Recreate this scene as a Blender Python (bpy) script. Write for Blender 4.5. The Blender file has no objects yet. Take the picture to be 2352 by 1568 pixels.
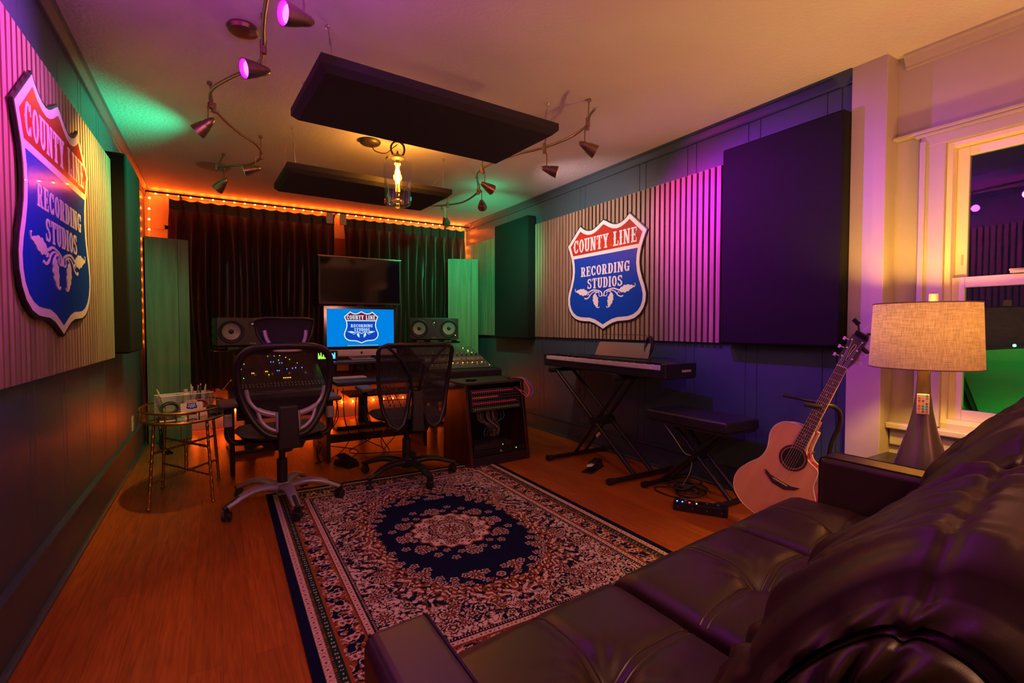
import bpy, bmesh, math, random
import numpy as np
from mathutils import Vector, Matrix
PI = math.pi
sc = bpy.context.scene
C = sc.collection
rnd = random.Random(7)

# ---------------------------------------------------------------- camera, view, world
cam_d = bpy.data.cameras.new('camera')
cam = bpy.data.objects.new('camera', cam_d); C.objects.link(cam); sc.camera = cam
cam.location = (0, 0, 1.1)
cam.rotation_euler = (PI / 2 - math.radians(1.7725), 0, -math.radians(30.93))
cam_d.sensor_width = 36; cam_d.lens = 36 * 1131 / 2352
cam_d.clip_start = 0.02; cam_d.clip_end = 60
vs = sc.view_settings
vs.view_transform = 'Standard'; vs.look = 'None'; vs.gamma = 1; vs.use_curve_mapping = False
vs.exposure = 0.0
w = bpy.data.worlds.new('night'); sc.world = w; w.use_nodes = True
w.node_tree.nodes['Background'].inputs[0].default_value = (0.012, 0.014, 0.03, 1)
w.node_tree.nodes['Background'].inputs[1].default_value = 0.5

# ---------------------------------------------------------------- lamps of the room, with added fill lights
def lamp(name, kind, loc, col, watts, size=0.03, target=None, angle=100, blend=0.8, sx=None):
    d = bpy.data.lights.new(name, kind); d.color = col; d.energy = watts
    if kind == 'AREA':
        d.shape = 'RECTANGLE'; d.size = sx or size; d.size_y = size
    else:
        d.shadow_soft_size = size
    if kind == 'SPOT':
        d.spot_size = math.radians(angle); d.spot_blend = blend
    o = bpy.data.objects.new(name, d); C.objects.link(o); o.location = loc
    if target is not None:
        o.rotation_euler = (Vector(target) - Vector(loc)).to_track_quat('-Z', 'Y').to_euler()
    return o

MAG = (1.0, 0.0, 0.66); PUR = (0.36, 0.01, 1.0); GRN = (0.0, 1.0, 0.40); WRM = (1.0, 0.56, 0.07)
AMB = (1.0, 0.40, 0.05); WHT = (1.0, 0.66, 0.66)
# head position, aim point, colour, watts, beam, glows
HEADS = [
    # left track, from the one nearest the camera
    ((0.268, 1.93, 2.20), (-0.62, 1.60, 2.04), MAG, 170, 125, PUR, 'near'),
    ((0.169, 2.45, 2.22), (-0.62, 2.18, 1.98), (0.85, 0.14, 1.0), 70, 110, PUR, 'second'),
    ((-0.036, 3.21, 2.20), (-0.60, 3.45, 1.66), WRM, 90, 108, WRM, 'third'),
    ((0.237, 4.00, 2.22), (-0.58, 4.08, 1.98), GRN, 90, 120, GRN, 'fourth'),
    ((0.052, 4.46, 2.20), (-0.55, 4.95, 1.45), GRN, 34, 90, GRN, 'fifth'),
    # right track
    ((1.974, 2.39, 2.20), (2.93, 1.90, 1.60), (0.40, 0.01, 1.0), 150, 96, PUR, 'near'),
    ((2.027, 2.87, 2.20), (2.93, 2.26, 1.85), MAG, 95, 76, WHT, 'second'),
    ((1.841, 3.46, 2.20), (2.93, 3.55, 1.80), WHT, 70, 108, WRM, 'third'),
    ((2.063, 3.97, 2.20), (2.93, 5.4, 1.65), GRN, 115, 100, GRN, 'fourth'),
    ((2.049, 4.76, 2.20), (2.75, 5.8, 1.6), GRN, 15, 70, GRN, 'fifth'),
]
for (p, t, c, wt, an, _g, n) in HEADS:
    a = (Vector(t) - Vector(p)).normalized()
    lamp('spot_beam', 'SPOT', Vector(p) + a * 0.075, c, wt, 0.02, t, an, 0.9)
lamp('pendant_glow', 'POINT', (1.155, 3.56, 2.235), (1.0, 0.42, 0.06), 20, 0.03)
lamp('table_lamp_glow', 'POINT', (2.60, 0.90, 1.10), (1.0, 0.56, 0.06), 58, 0.04)
lamp('ceiling_fill', 'AREA', (1.9, -0.85, 1.3), (1.0, 0.30, 0.19), 32, 0.26, (2.1, 1.0, 2.47))  # unseen warm fill added to brighten the ceiling
lamp('rear_track_purple', 'SPOT', (0.365, 1.357, 2.213), (0.62, 0.10, 0.9), 22, 0.03, (2.94, 1.25, 1.35), 66, 0.9)
lamp('sofa_arm_fill', 'SPOT', (0.300, 1.050, 2.185), PUR, 50, 0.03, (0.17, 0.42, 0.6), 28, 0.9)  # unseen purple fill added for the highlight on the near sofa arm
# bare point lights added by the tracks, standing in for spill on the ceiling
for (p_, c_, w_) in (((0.15, 1.75, 2.2), (0.5, 0.02, 0.9), 9.0), ((2.3, 4.3, 2.28), GRN, 1.2)):
    lamp('track_spill_fill', 'POINT', p_, c_, w_, 0.03)
lamp('sofa_fill', 'AREA', (0.5, -0.95, 2.3), (1.0, 0.45, 0.24), 20, 0.16, (1.0, 0.5, 0.6))  # unseen warm fill added to brighten the end of the sofa back
lamp('green_glow_fill', 'POINT', (3.5, 0.6, 0.30), (0.0, 1.0, 0.08), 16, 0.05)  # added source without a fitting, makes the green glow in the lower pane
# ---------------------------------------------------------------- materials
MATS = {}
def nodes_of(m):
    return m.node_tree.nodes, m.node_tree.links
def mat(name, col, rough=0.5, metal=0.0, bump=None, spec=0.5, var=None, emit=None, estr=1.0, coat=0.0, sheen=0.0, trans=0.0):
    if name in MATS: return MATS[name]
    m = bpy.data.materials.new(name); m.use_nodes = True; MATS[name] = m
    N, L = nodes_of(m); b = N['Principled BSDF']
    b.inputs['Base Color'].default_value = (*col, 1)
    b.inputs['Roughness'].default_value = rough; b.inputs['Metallic'].default_value = metal
    b.inputs['Specular IOR Level'].default_value = spec
    b.inputs['Coat Weight'].default_value = coat
    b.inputs['Sheen Weight'].default_value = sheen
    b.inputs['Transmission Weight'].default_value = trans
    if emit:
        b.inputs['Emission Color'].default_value = (*emit, 1); b.inputs['Emission Strength'].default_value = estr
    if var or bump:
        tc = N.new('ShaderNodeTexCoord')
    if var:   # (scale, amount, stretch)
        mp = N.new('ShaderNodeMapping'); mp.inputs['Scale'].default_value = var[2] if len(var) > 2 else (1, 1, 1)
        nz = N.new('ShaderNodeTexNoise'); nz.inputs['Scale'].default_value = var[0]; nz.inputs['Detail'].default_value = 4
        L.new(tc.outputs['Object'], mp.inputs[0]); L.new(mp.outputs[0], nz.inputs['Vector'])
        mr = N.new('ShaderNodeMapRange'); mr.inputs[1].default_value = 0.3; mr.inputs[2].default_value = 0.7
        mr.inputs[3].default_value = 1 - var[1]; mr.inputs[4].default_value = 1 + var[1]
        L.new(nz.outputs['Fac'], mr.inputs[0])
        mx = N.new('ShaderNodeMix'); mx.data_type = 'RGBA'; mx.blend_type = 'MULTIPLY'; mx.inputs[0].default_value = 1
        mx.inputs[6].default_value = (*col, 1); L.new(mr.outputs[0], mx.inputs[7]); L.new(mx.outputs[2], b.inputs['Base Color'])
    if bump:  # (scale, strength, stretch)
        mp2 = N.new('ShaderNodeMapping'); mp2.inputs['Scale'].default_value = bump[2] if len(bump) > 2 else (1, 1, 1)
        n2 = N.new('ShaderNodeTexNoise'); n2.inputs['Scale'].default_value = bump[0]; n2.inputs['Detail'].default_value = 5
        L.new(tc.outputs['Object'], mp2.inputs[0]); L.new(mp2.outputs[0], n2.inputs['Vector'])
        bp = N.new('ShaderNodeBump'); bp.inputs['Strength'].default_value = bump[1]; bp.inputs['Distance'].default_value = 0.01
        L.new(n2.outputs['Fac'], bp.inputs['Height']); L.new(bp.outputs[0], b.inputs['Normal'])
    return m
def emat(name, col, s):
    if name in MATS: return MATS[name]
    m = bpy.data.materials.new(name); m.use_nodes = True; MATS[name] = m
    N, L = nodes_of(m); N.remove(N['Principled BSDF'])
    e = N.new('ShaderNodeEmission'); e.inputs[0].default_value = (*col, 1); e.inputs[1].default_value = s
    L.new(e.outputs[0], N['Material Output'].inputs[0]); return m
def wood(name, c1, c2, rough=0.45, axis=2, scale=9, plank=None):
    """long grain along one axis; plank = (width axis, width, seam darkness, length)"""
    if name in MATS: return MATS[name]
    m = bpy.data.materials.new(name); m.use_nodes = True; MATS[name] = m
    N, L = nodes_of(m); b = N['Principled BSDF']; b.inputs['Roughness'].default_value = rough
    tc = N.new('ShaderNodeTexCoord'); mp = N.new('ShaderNodeMapping')
    s = [6, 6, 6]; s[axis] = 0.35; mp.inputs['Scale'].default_value = s
    L.new(tc.outputs['Object'], mp.inputs[0])
    nz = N.new('ShaderNodeTexNoise'); nz.inputs['Scale'].default_value = scale; nz.inputs['Detail'].default_value = 8
    nz.inputs['Distortion'].default_value = 0.6
    L.new(mp.outputs[0], nz.inputs['Vector'])
    cr = N.new('ShaderNodeValToRGB'); cr.color_ramp.elements[0].position = 0.3; cr.color_ramp.elements[1].position = 0.72
    cr.color_ramp.elements[0].color = (*c1, 1); cr.color_ramp.elements[1].color = (*c2, 1)
    L.new(nz.outputs['Fac'], cr.inputs[0]); out = cr.outputs[0]
    if plank:
        bt = N.new('ShaderNodeTexBrick'); bt.offset = 0.37
        bt.inputs['Scale'].default_value = 1; bt.inputs['Mortar Size'].default_value = 0.0012
        bt.inputs['Brick Width'].default_value = plank[3]; bt.inputs['Row Height'].default_value = plank[1]
        bt.inputs['Color1'].default_value = (0.86, 0.86, 0.86, 1); bt.inputs['Color2'].default_value = (1.12, 1.1, 1.06, 1)
        bt.inputs['Mortar'].default_value = (plank[2],) * 3 + (1,)
        m2 = N.new('ShaderNodeMapping'); m2.inputs['Rotation'].default_value = (0, 0, PI / 2)
        L.new(tc.outputs['Object'], m2.inputs[0]); L.new(m2.outputs[0], bt.inputs['Vector'])
        mx = N.new('ShaderNodeMix'); mx.data_type = 'RGBA'; mx.blend_type = 'MULTIPLY'; mx.inputs[0].default_value = 1
        L.new(out, mx.inputs[6]); L.new(bt.outputs['Color'], mx.inputs[7]); out = mx.outputs[2]
    L.new(out, b.inputs['Base Color'])
    bp = N.new('ShaderNodeBump'); bp.inputs['Strength'].default_value = 0.08; bp.inputs['Distance'].default_value = 0.005
    L.new(nz.outputs['Fac'], bp.inputs['Height']); L.new(bp.outputs[0], b.inputs['Normal'])
    return m
def glass(name, tint=(1, 1, 1), refl=0.08, rough=0.0, edge=0.45):
    if name in MATS: return MATS[name]
    m = bpy.data.materials.new(name); m.use_nodes = True; MATS[name] = m
    N, L = nodes_of(m); N.remove(N['Principled BSDF'])
    t = N.new('ShaderNodeBsdfTransparent'); t.inputs[0].default_value = (*tint, 1)
    g = N.new('ShaderNodeBsdfGlossy'); g.inputs['Roughness'].default_value = rough
    lw = N.new('ShaderNodeLayerWeight'); lw.inputs[0].default_value = 0.35
    mr = N.new('ShaderNodeMapRange'); mr.inputs[3].default_value = refl; mr.inputs[4].default_value = edge
    L.new(lw.outputs['Facing'], mr.inputs[0])
    mx = N.new('ShaderNodeMixShader'); L.new(mr.outputs[0], mx.inputs[0]); L.new(t.outputs[0], mx.inputs[1]); L.new(g.outputs[0], mx.inputs[2])
    L.new(mx.outputs[0], N['Material Output'].inputs[0]); return m
def mesh_cloth(name, col, axis_a=0, axis_b=2, pitch=0.006, hole=0.42, ribs=False, hole_b=None):
    """woven mesh with open holes"""
    if name in MATS: return MATS[name]
    m = bpy.data.materials.new(name); m.use_nodes = True; MATS[name] = m
    N, L = nodes_of(m); b = N['Principled BSDF']; b.inputs['Base Color'].default_value = (*col, 1); b.inputs['Roughness'].default_value = 0.6
    tc = N.new('ShaderNodeTexCoord'); sp = N.new('ShaderNodeSeparateXYZ'); L.new(tc.outputs['Object'], sp.inputs[0])
    def tri(ax, p, hole):
        d = N.new('ShaderNodeMath'); d.operation = 'DIVIDE'; d.inputs[1].default_value = p; L.new(sp.outputs[ax], d.inputs[0])
        f = N.new('ShaderNodeMath'); f.operation = 'PINGPONG'; f.inputs[1].default_value = 0.5; L.new(d.outputs[0], f.inputs[0])
        g = N.new('ShaderNodeMath'); g.operation = 'GREATER_THAN'; g.inputs[1].default_value = 0.5 - hole; L.new(f.outputs[0], g.inputs[0])
        return g.outputs[0]
    a = tri(axis_a, pitch, hole)
    bb = tri(axis_b, pitch * (7 if ribs else 1.2), hole_b or hole)
    mu = N.new('ShaderNodeMath'); mu.operation = 'MULTIPLY'; L.new(a, mu.inputs[0]); L.new(bb, mu.inputs[1])
    tr = N.new('ShaderNodeBsdfTransparent'); mx = N.new('ShaderNodeMixShader')
    L.new(mu.outputs[0], mx.inputs[0]); L.new(b.outputs[0], mx.inputs[1]); L.new(tr.outputs[0], mx.inputs[2])
    L.new(mx.outputs[0], N['Material Output'].inputs[0]); return m

# ---------------------------------------------------------------- mesh builder
class MB:
    def __init__(s): s.v = []; s.f = []
    def add(s, vs, fs, M=None):
        k = len(s.v)
        s.v += [tuple(M @ Vector(v)) if M is not None else tuple(v) for v in vs]
        s.f += [tuple(i + k for i in f) for f in fs]; return s
    def box(s, c, d, rot=None, taper=None):
        x, y, z = d[0] / 2, d[1] / 2, d[2] / 2
        t = taper or (1, 1)
        vs = [(-x, -y, -z), (x, -y, -z), (x, y, -z), (-x, y, -z), (-x * t[0], -y * t[1], z), (x * t[0], -y * t[1], z), (x * t[0], y * t[1], z), (-x * t[0], y * t[1], z)]
        M = Matrix.Translation(c)
        if rot: M = M @ Matrix.Rotation(rot[2], 4, 'Z') @ Matrix.Rotation(rot[1], 4, 'Y') @ Matrix.Rotation(rot[0], 4, 'X')
        return s.add(vs, [(0, 3, 2, 1), (4, 5, 6, 7), (0, 1, 5, 4), (1, 2, 6, 5), (2, 3, 7, 6), (3, 0, 4, 7)], M)
    def b2(s, a, b):
        return s.box([(a[i] + b[i]) / 2 for i in range(3)], [abs(b[i] - a[i]) for i in range(3)])
    def tube(s, pts, r, n=8, closed=False, flat=None):
        pts = [Vector(p) for p in pts]; m = len(pts); rs = r if isinstance(r, (list, tuple)) else [r] * m
        k = len(s.v); up = None
        for i, p in enumerate(pts):
            if closed: t = pts[(i + 1) % m] - pts[i - 1]
            else: t = pts[min(i + 1, m - 1)] - pts[max(i - 1, 0)]
            t.normalize()
            if up is None:
                up = Vector((0, 0, 1)) if abs(t.z) < 0.9 else Vector((0, 1, 0))
            a = (up - t * up.dot(t))
            if a.length < 1e-5: a = t.orthogonal()
            a.normalize(); up = a; b = t.cross(a)
            for j in range(n):
                an = 2 * PI * j / n
                fa = flat or 1
                s.v.append(tuple(p + (a * math.cos(an) * fa + b * math.sin(an)) * rs[i]))
        for i in range(m if closed else m - 1):
            for j in range(n):
                i2 = (i + 1) % m
                s.f.append((k + i * n + j, k + i * n + (j + 1) % n, k + i2 * n + (j + 1) % n, k + i2 * n + j))
        if not closed:
            s.f.append(tuple(k + j for j in range(n))[::-1]); s.f.append(tuple(k + (m - 1) * n + j for j in range(n)))
        return s
    def lathe(s, prof, M=None, n=24, caps=True, sx=1, sy=1):
        M = M or Matrix(); k = len(s.v)
        for (r, z) in prof:
            for j in range(n):
                a = 2 * PI * j / n; s.v.append(tuple(M @ Vector((r * math.cos(a) * sx, r * math.sin(a) * sy, z))))
        for i in range(len(prof) - 1):
            for j in range(n):
                s.f.append((k + i * n + j, k + i * n + (j + 1) % n, k + (i + 1) * n + (j + 1) % n, k + (i + 1) * n + j))
        if caps:
            if prof[0][0] > 1e-4: s.f.append(tuple(k + j for j in range(n))[::-1])
            if prof[-1][0] > 1e-4: s.f.append(tuple(k + (len(prof) - 1) * n + j for j in range(n)))
        return s
    def cyl(s, c, r, h, axis=(0, 0, 1), n=20, r2=None):
        return s.lathe([(r, -h / 2), (r2 if r2 is not None else r, h / 2)], align(axis, c), n)
    def prism(s, poly, h, M=None):
        """2D polygon (x, y) extruded z 0..h"""
        n = len(poly); vs = [(x, y, 0) for x, y in poly] + [(x, y, h) for x, y in poly]
        fs = [tuple(range(n))[::-1], tuple(range(n, 2 * n))] + [(i, (i + 1) % n, n + (i + 1) % n, n + i) for i in range(n)]
        return s.add(vs, fs, M)
    def sphere(s, c, r, n=12, m=8, sc=(1, 1, 1), M=None):
        prof = [(max(1e-5, math.sin(PI * i / m)) * r, -math.cos(PI * i / m) * r) for i in range(m + 1)]
        T = Matrix.Translation(c) @ (M or Matrix()) @ Matrix.Diagonal((*sc, 1))
        return s.lathe(prof, T, n, caps=False)
    def rounded(s, w, d, fn, nu=24, nv=24, M=None):
        """closed pad: fn(u,v,side) -> (x,y,z), side 1 top, 0 bottom"""
        k = len(s.v)
        for side in (1, 0):
            for i in range(nu + 1):
                for j in range(nv + 1):
                    p = Vector(fn(i / nu, j / nv, side)); s.v.append(tuple(M @ p if M is not None else p))
        q = (nu + 1) * (nv + 1); I = lambda sd, i, j: k + (0 if sd else q) + i * (nv + 1) + j
        for i in range(nu):
            for j in range(nv):
                s.f.append((I(1, i, j), I(1, i + 1, j), I(1, i + 1, j + 1), I(1, i, j + 1)))
                s.f.append((I(0, i, j), I(0, i, j + 1), I(0, i + 1, j + 1), I(0, i + 1, j)))
        for i in range(nu):
            s.f.append((I(1, i, 0), I(0, i, 0), I(0, i + 1, 0), I(1, i + 1, 0))); s.f.append((I(1, i, nv), I(1, i + 1, nv), I(0, i + 1, nv), I(0, i, nv)))
        for j in range(nv):
            s.f.append((I(1, 0, j), I(1, 0, j + 1), I(0, 0, j + 1), I(0, 0, j))); s.f.append((I(1, nu, j), I(0, nu, j), I(0, nu, j + 1), I(1, nu, j + 1)))
        return s
    def mesh(s, name):
        me = bpy.data.meshes.new(name); me.from_pydata(s.v, [], s.f); me.update(); return me
    def build(s, name, m, parent=None, smooth=None, bevel=0, seg=2, off=None, loc=None, rot=None, weld=False, rays=True):
        if off is not None: s.v = [(v[0] - off[0], v[1] - off[1], v[2] - off[2]) for v in s.v]
        me = s.mesh(name); o = bpy.data.objects.new(name, me); C.objects.link(o); me.materials.append(m)
        bm = bmesh.new(); bm.from_mesh(me)
        if weld: bmesh.ops.remove_doubles(bm, verts=bm.verts, dist=1e-5)
        bmesh.ops.recalc_face_normals(bm, faces=bm.faces); bm.to_mesh(me); bm.free()
        if smooth is not None:
            me.shade_smooth(); me.set_sharp_from_angle(angle=math.radians(smooth))
        if bevel:
            md = o.modifiers.new('bevel', 'BEVEL'); md.width = bevel; md.segments = seg; md.limit_method = 'ANGLE'; md.angle_limit = math.radians(40)
        if parent is not None: o.parent = parent
        if loc is not None: o.location = loc
        if rot is not None: o.rotation_euler = rot
        return o
def align(axis, c=(0, 0, 0)):
    q = Vector(axis).normalized().to_track_quat('Z', 'Y')
    return Matrix.Translation(c) @ q.to_matrix().to_4x4()
def bez(p, n=8):
    """smooth curve through points (Catmull-Rom)"""
    P = [Vector(x) for x in p]; out = []
    for i in range(len(P) - 1):
        a = P[i - 1] if i else P[0] * 2 - P[1]; b, c = P[i], P[i + 1]; d = P[i + 2] if i + 2 < len(P) else P[-1] * 2 - P[-2]
        for k in range(n):
            t = k / n
            out.append(0.5 * ((2 * b) + (c - a) * t + (2 * a - 5 * b + 4 * c - d) * t * t + (3 * b - a - 3 * c + d) * t ** 3))
    out.append(P[-1]); return out
def tag(o, label=None, cat=None, group=None, kind=None):
    if label: o['label'] = label
    if cat: o['category'] = cat
    if group: o['group'] = group
    if kind: o['kind'] = kind
    return o
def thing(name, label, cat, loc=(0, 0, 0), rz=0, group=None):
    o = bpy.data.objects.new(name, None); C.objects.link(o); o.empty_display_size = 0.05
    o.location = loc; o.rotation_euler = (0, 0, rz) if not isinstance(rz, tuple) else rz
    return tag(o, label, cat, group)
def dup(root, loc=None, rot=None, label=None, parent=None):
    r = root.copy(); C.objects.link(r)
    if parent is not None: r.parent = parent
    if loc is not None: r.location = loc
    if rot is not None: r.rotation_euler = rot
    if label: r['label'] = label
    for ch in list(root.children):
        dup(ch, parent=r)
    return r
def struct(o, kind='structure'):
    o['kind'] = kind; return o

def word(txt, name, m, parent, loc, size, rot=(PI / 2, 0, 0), bold=0.0):
    """flat lettering as a mesh"""
    cu = bpy.data.curves.new(name, 'FONT'); cu.body = txt; cu.size = size; cu.align_x = 'CENTER'; cu.extrude = 0.0003; cu.offset = bold
    tmp = bpy.data.objects.new(name, cu); C.objects.link(tmp)
    dg = bpy.context.evaluated_depsgraph_get(); dg.update()
    me = bpy.data.meshes.new_from_object(tmp.evaluated_get(dg)); bpy.data.objects.remove(tmp)
    o = bpy.data.objects.new(name, me); C.objects.link(o); me.materials.clear(); me.materials.append(m)
    o.parent = parent; o.location = loc; o.rotation_euler = rot; return o
# ---------------------------------------------------------------- room shell
XL, XR, YB, YF, ZC = -0.605, 2.965, 6.18, -1.3, 2.478
XW = 3.05
M_plaster = mat('ceiling_plaster', (0.68, 0.63, 0.66), 0.75, bump=(55, 0.35), var=(1.3, 0.06))
M_wall = mat('slate_green_paint', (0.030, 0.058, 0.078), 0.42, bump=(90, 0.06))
M_white = mat('cream_paint', (0.38, 0.335, 0.29), 0.45, bump=(14, 0.12))
M_backwall = mat('cream_back_wall_paint', (0.38, 0.31, 0.22), 0.5)
M_floor = wood('bamboo_floor', (0.25, 0.055, 0.007), (0.47, 0.125, 0.016), 0.33, axis=1, scale=14, plank=(0, 0.096, 0.55, 1.83))
M_black = mat('black_fabric', (0.0075, 0.0075, 0.0078), 0.95, bump=(400, 0.3), spec=0.2)
M_blackpaint = mat('black_satin', (0.012, 0.012, 0.013), 0.38)
M_shiny = mat('black_gloss', (0.008, 0.008, 0.009), 0.12)

struct(MB().b2((XL - 0.1, YF, -0.05), (XW + 0.12, YB + 0.1, 0)).build('floor', M_floor))
struct(MB().b2((XL - 0.1, YF, ZC), (XW + 0.12, YB + 0.1, ZC + 0.05)).build('ceiling', M_plaster))
def grooved(ys, xw, side, y0, y1, z1=ZC):
    """panelled wall with vertical grooves cut at ys; side +1: room lies towards +x"""
    prof = [(y0, 0)]
    for g in sorted(ys):
        prof += [(g - 0.004, 0), (g - 0.002, -0.004), (g + 0.002, -0.004), (g + 0.004, 0)]
    prof.append((y1, 0))
    poly = [(xw + side * d, y) for y, d in prof] + [(xw - side * 0.08, y1), (xw - side * 0.08, y0)]
    return MB().prism(poly, z1)
gl = []
y = 2.37 - 8 * 0.33
while y < 6: gl += [y, y + 0.062]; y += 0.46
struct(grooved(gl, XL, 1, YF, YB).build('wall_left', M_wall))
gr = [4.36, 4.29, 3.62, 3.69, 2.93, 2.86, 2.455, 2.378, 1.974, 1.894, 1.496, 1.42, 5.02, 5.09]
struct(grooved(gr, XR, -1, 1.36, YB).build('wall_right', M_wall))
struct(MB().b2((XL - 0.1, YB, 0), (XR + 0.1, YB + 0.08, ZC)).build('wall_back', M_backwall))
struct(MB().b2((XL - 0.1, YF - 0.08, 0), (XW + 0.1, YF, ZC)).build('wall_front', M_white))
# cream pilaster flush with the dark wall, then the window wall set back a little
struct(MB().b2((2.935, 1.196, 0), (3.12, 1.36, ZC)).build('trim_1', M_white, bevel=0.003))
# crown mouldings
def crown(x, side, y0, y1, m, name):
    prof = [(0, 0), (0.040, 0), (0.040, -0.012), (0.030, -0.022), (0.020, -0.040), (0.012, -0.055), (0.012, -0.068), (0, -0.072)]
    poly = [(x + side * a, ZC + b) for a, b in prof]
    M = Matrix(((1, 0, 0, 0), (0, 0, 1, y0), (0, 1, 0, 0), (0, 0, 0, 1)))
    return struct(MB().prism(poly, y1 - y0, M).build(name, m))
crown(XL, 1, YF, YB, M_wall, 'trim_2'); crown(XR, -1, 1.36, YB, M_wall, 'trim_3'); crown(XW, -1, YF, 1.16, M_white, 'trim_4')
M_cr = Matrix(((0, 0, 1, XL), (1, 0, 0, 0), (0, 1, 0, 0), (0, 0, 0, 1)))
struct(MB().prism([(YB, ZC), (YB - 0.03, ZC), (YB - 0.012, ZC - 0.05), (YB, ZC - 0.055)], XR - XL, M_cr).build('trim_5', M_white))
# baseboards
def base(x, side, y0, y1, m, name):
    prof = [(0, 0), (0.034, 0), (0.034, 0.012), (0.026, 0.020), (0.016, 0.022), (0.016, 0.150), (0.026, 0.156), (0.026, 0.170), (0, 0.172)]
    poly = [(x + side * a, b) for a, b in prof]
    M = Matrix(((1, 0, 0, 0), (0, 0, 1, y0), (0, 1, 0, 0), (0, 0, 0, 1)))
    return struct(MB().prism(poly, y1 - y0, M).build(name, m))
def base_tall(x, side, y0, y1, m, name):
    prof = [(0, 0), (0.034, 0), (0.034, 0.012), (0.026, 0.020), (0.016, 0.022), (0.016, 0.215), (0.026, 0.225), (0.026, 0.240), (0, 0.243)]
    poly = [(x + side * a, b) for a, b in prof]
    M = Matrix(((1, 0, 0, 0), (0, 0, 1, y0), (0, 1, 0, 0), (0, 0, 0, 1)))
    return struct(MB().prism(poly, y1 - y0, M).build(name, m))
base_tall(XL, 1, YF, YB, M_wall, 'baseboard_left'); base(XR, -1, 1.36, YB, M_wall, 'baseboard_right')
struct(MB().b2((XL, YB - 0.018, 0), (XR, YB, 0.17)).build('baseboard_back', M_white, bevel=0.004))
struct(MB().b2((XW - 0.018, YF, 0), (XW, 1.196, 0.15)).build('baseboard_window', M_white, bevel=0.004))

# window wall with its opening (Y -0.35..1.00, Z 0.60..2.02)
WY0, WY1, WZ0, WZ1 = -0.30, 0.985, 0.625, 1.985
wb = MB()
wb.b2((XW, WY1, 0), (XW + 0.10, 1.20, ZC)); wb.b2((XW, YF, 0), (XW + 0.10, WY0, ZC))
wb.b2((XW, WY0, 0), (XW + 0.10, WY1, WZ0)); wb.b2((XW, WY0, WZ1), (XW + 0.10, WY1, ZC))
struct(wb.build('wall_window', M_white))
M_sash = mat('cream_vinyl', (0.66, 0.58, 0.46), 0.35)
win = struct(thing('window_1', 'double-hung window in cream frame beside the table lamp', 'window', (XW, 0.35, WZ0)))
O = (XW, 0.35, WZ0)
cas = MB()   # casing on the wall
cas.b2((XW - 0.022, WY1, WZ0 - 0.02), (XW, WY1 + 0.10, WZ1 + 0.03)); cas.b2((XW - 0.034, WY1 + 0.075, WZ0 - 0.02), (XW, WY1 + 0.10, WZ1 + 0.03))
cas.b2((XW - 0.022, WY0 - 0.1, WZ0 - 0.02), (XW, WY0, WZ1 + 0.03))
cas.b2((XW - 0.024, WY0 - 0.12, WZ1), (XW, WY1 + 0.10, WZ1 + 0.055)); cas.b2((XW - 0.040, WY0 - 0.14, WZ1 + 0.050), (XW, WY1 + 0.12, WZ1 + 0.066))
cas.b2((XW - 0.050, WY0 - 0.14, WZ1 + 0.066), (XW, 1.196, WZ1 + 0.082))
cas.build('window_frame', M_white, win, bevel=0.004, off=O)
sl = MB(); sl.b2((XW - 0.060, WY0 - 0.16, WZ0 - 0.055), (XW + 0.02, 1.195, WZ0 - 0.025)); sl.b2((XW - 0.022, WY0 - 0.12, WZ0 - 0.145), (XW, 1.19, WZ0 - 0.055))
sl.build('window_sill', M_white, win, bevel=0.006, off=O)
jb = MB()
jb.b2((XW, WY1 - 0.022, WZ0), (XW + 0.10, WY1, WZ1)); jb.b2((XW, WY0, WZ0), (XW + 0.10, WY0 + 0.022, WZ1)); jb.b2((XW, WY0 + 0.022, WZ1 - 0.022), (XW + 0.10, WY1 - 0.022, WZ1)); jb.b2((XW, WY0 + 0.022, WZ0), (XW + 0.10, WY1 - 0.022, WZ0 + 0.022))
jb.build('jamb', M_sash, win, off=O)
def sash(x, z0, z1, nm, th=0.045):
    a, b = WY0 + 0.022, WY1 - 0.022
    s = MB(); s.b2((x, a, z0), (x + 0.03, a + th, z1)); s.b2((x, b - th, z0), (x + 0.03, b, z1)); s.b2((x, a + th, z0), (x + 0.03, b - th, z0 + th)); s.b2((x, a + th, z1 - th), (x + 0.03, b - th, z1))
    o = s.build(nm, M_sash, win, bevel=0.003, off=O)
    MB().b2((x + 0.012, a + th, z0 + th), (x + 0.018, b - th, z1 - th)).build('pane', glass('window_glass', (0.75, 0.8, 0.78), 0.025), o, off=O)
    return o
sash(XW + 0.055, 1.29, WZ1 - 0.022, 'upper_sash'); sash(XW + 0.018, WZ0 + 0.022, 1.335, 'lower_sash', 0.05)
MB().box((XW + 0.03, 0.72, 1.345), (0.05, 0.07, 0.014)).box((XW + 0.02, 0.735, 1.354), (0.016, 0.05, 0.010), (0, 0, 0.3)).build('sash_lock', M_white, win, bevel=0.003, off=O)
MB().box((XW + 0.053, WY1 - 0.05, 1.42), (0.004, 0.008, 0.05)).build('sash_latch', M_white, win, bevel=0.0015, off=O)
# tall cream board low on the window wall
struct(MB().b2((XW - 0.012, YF, 0.20), (XW, 1.10, 0.42)).build('trim_6', M_white, bevel=0.003))
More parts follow.
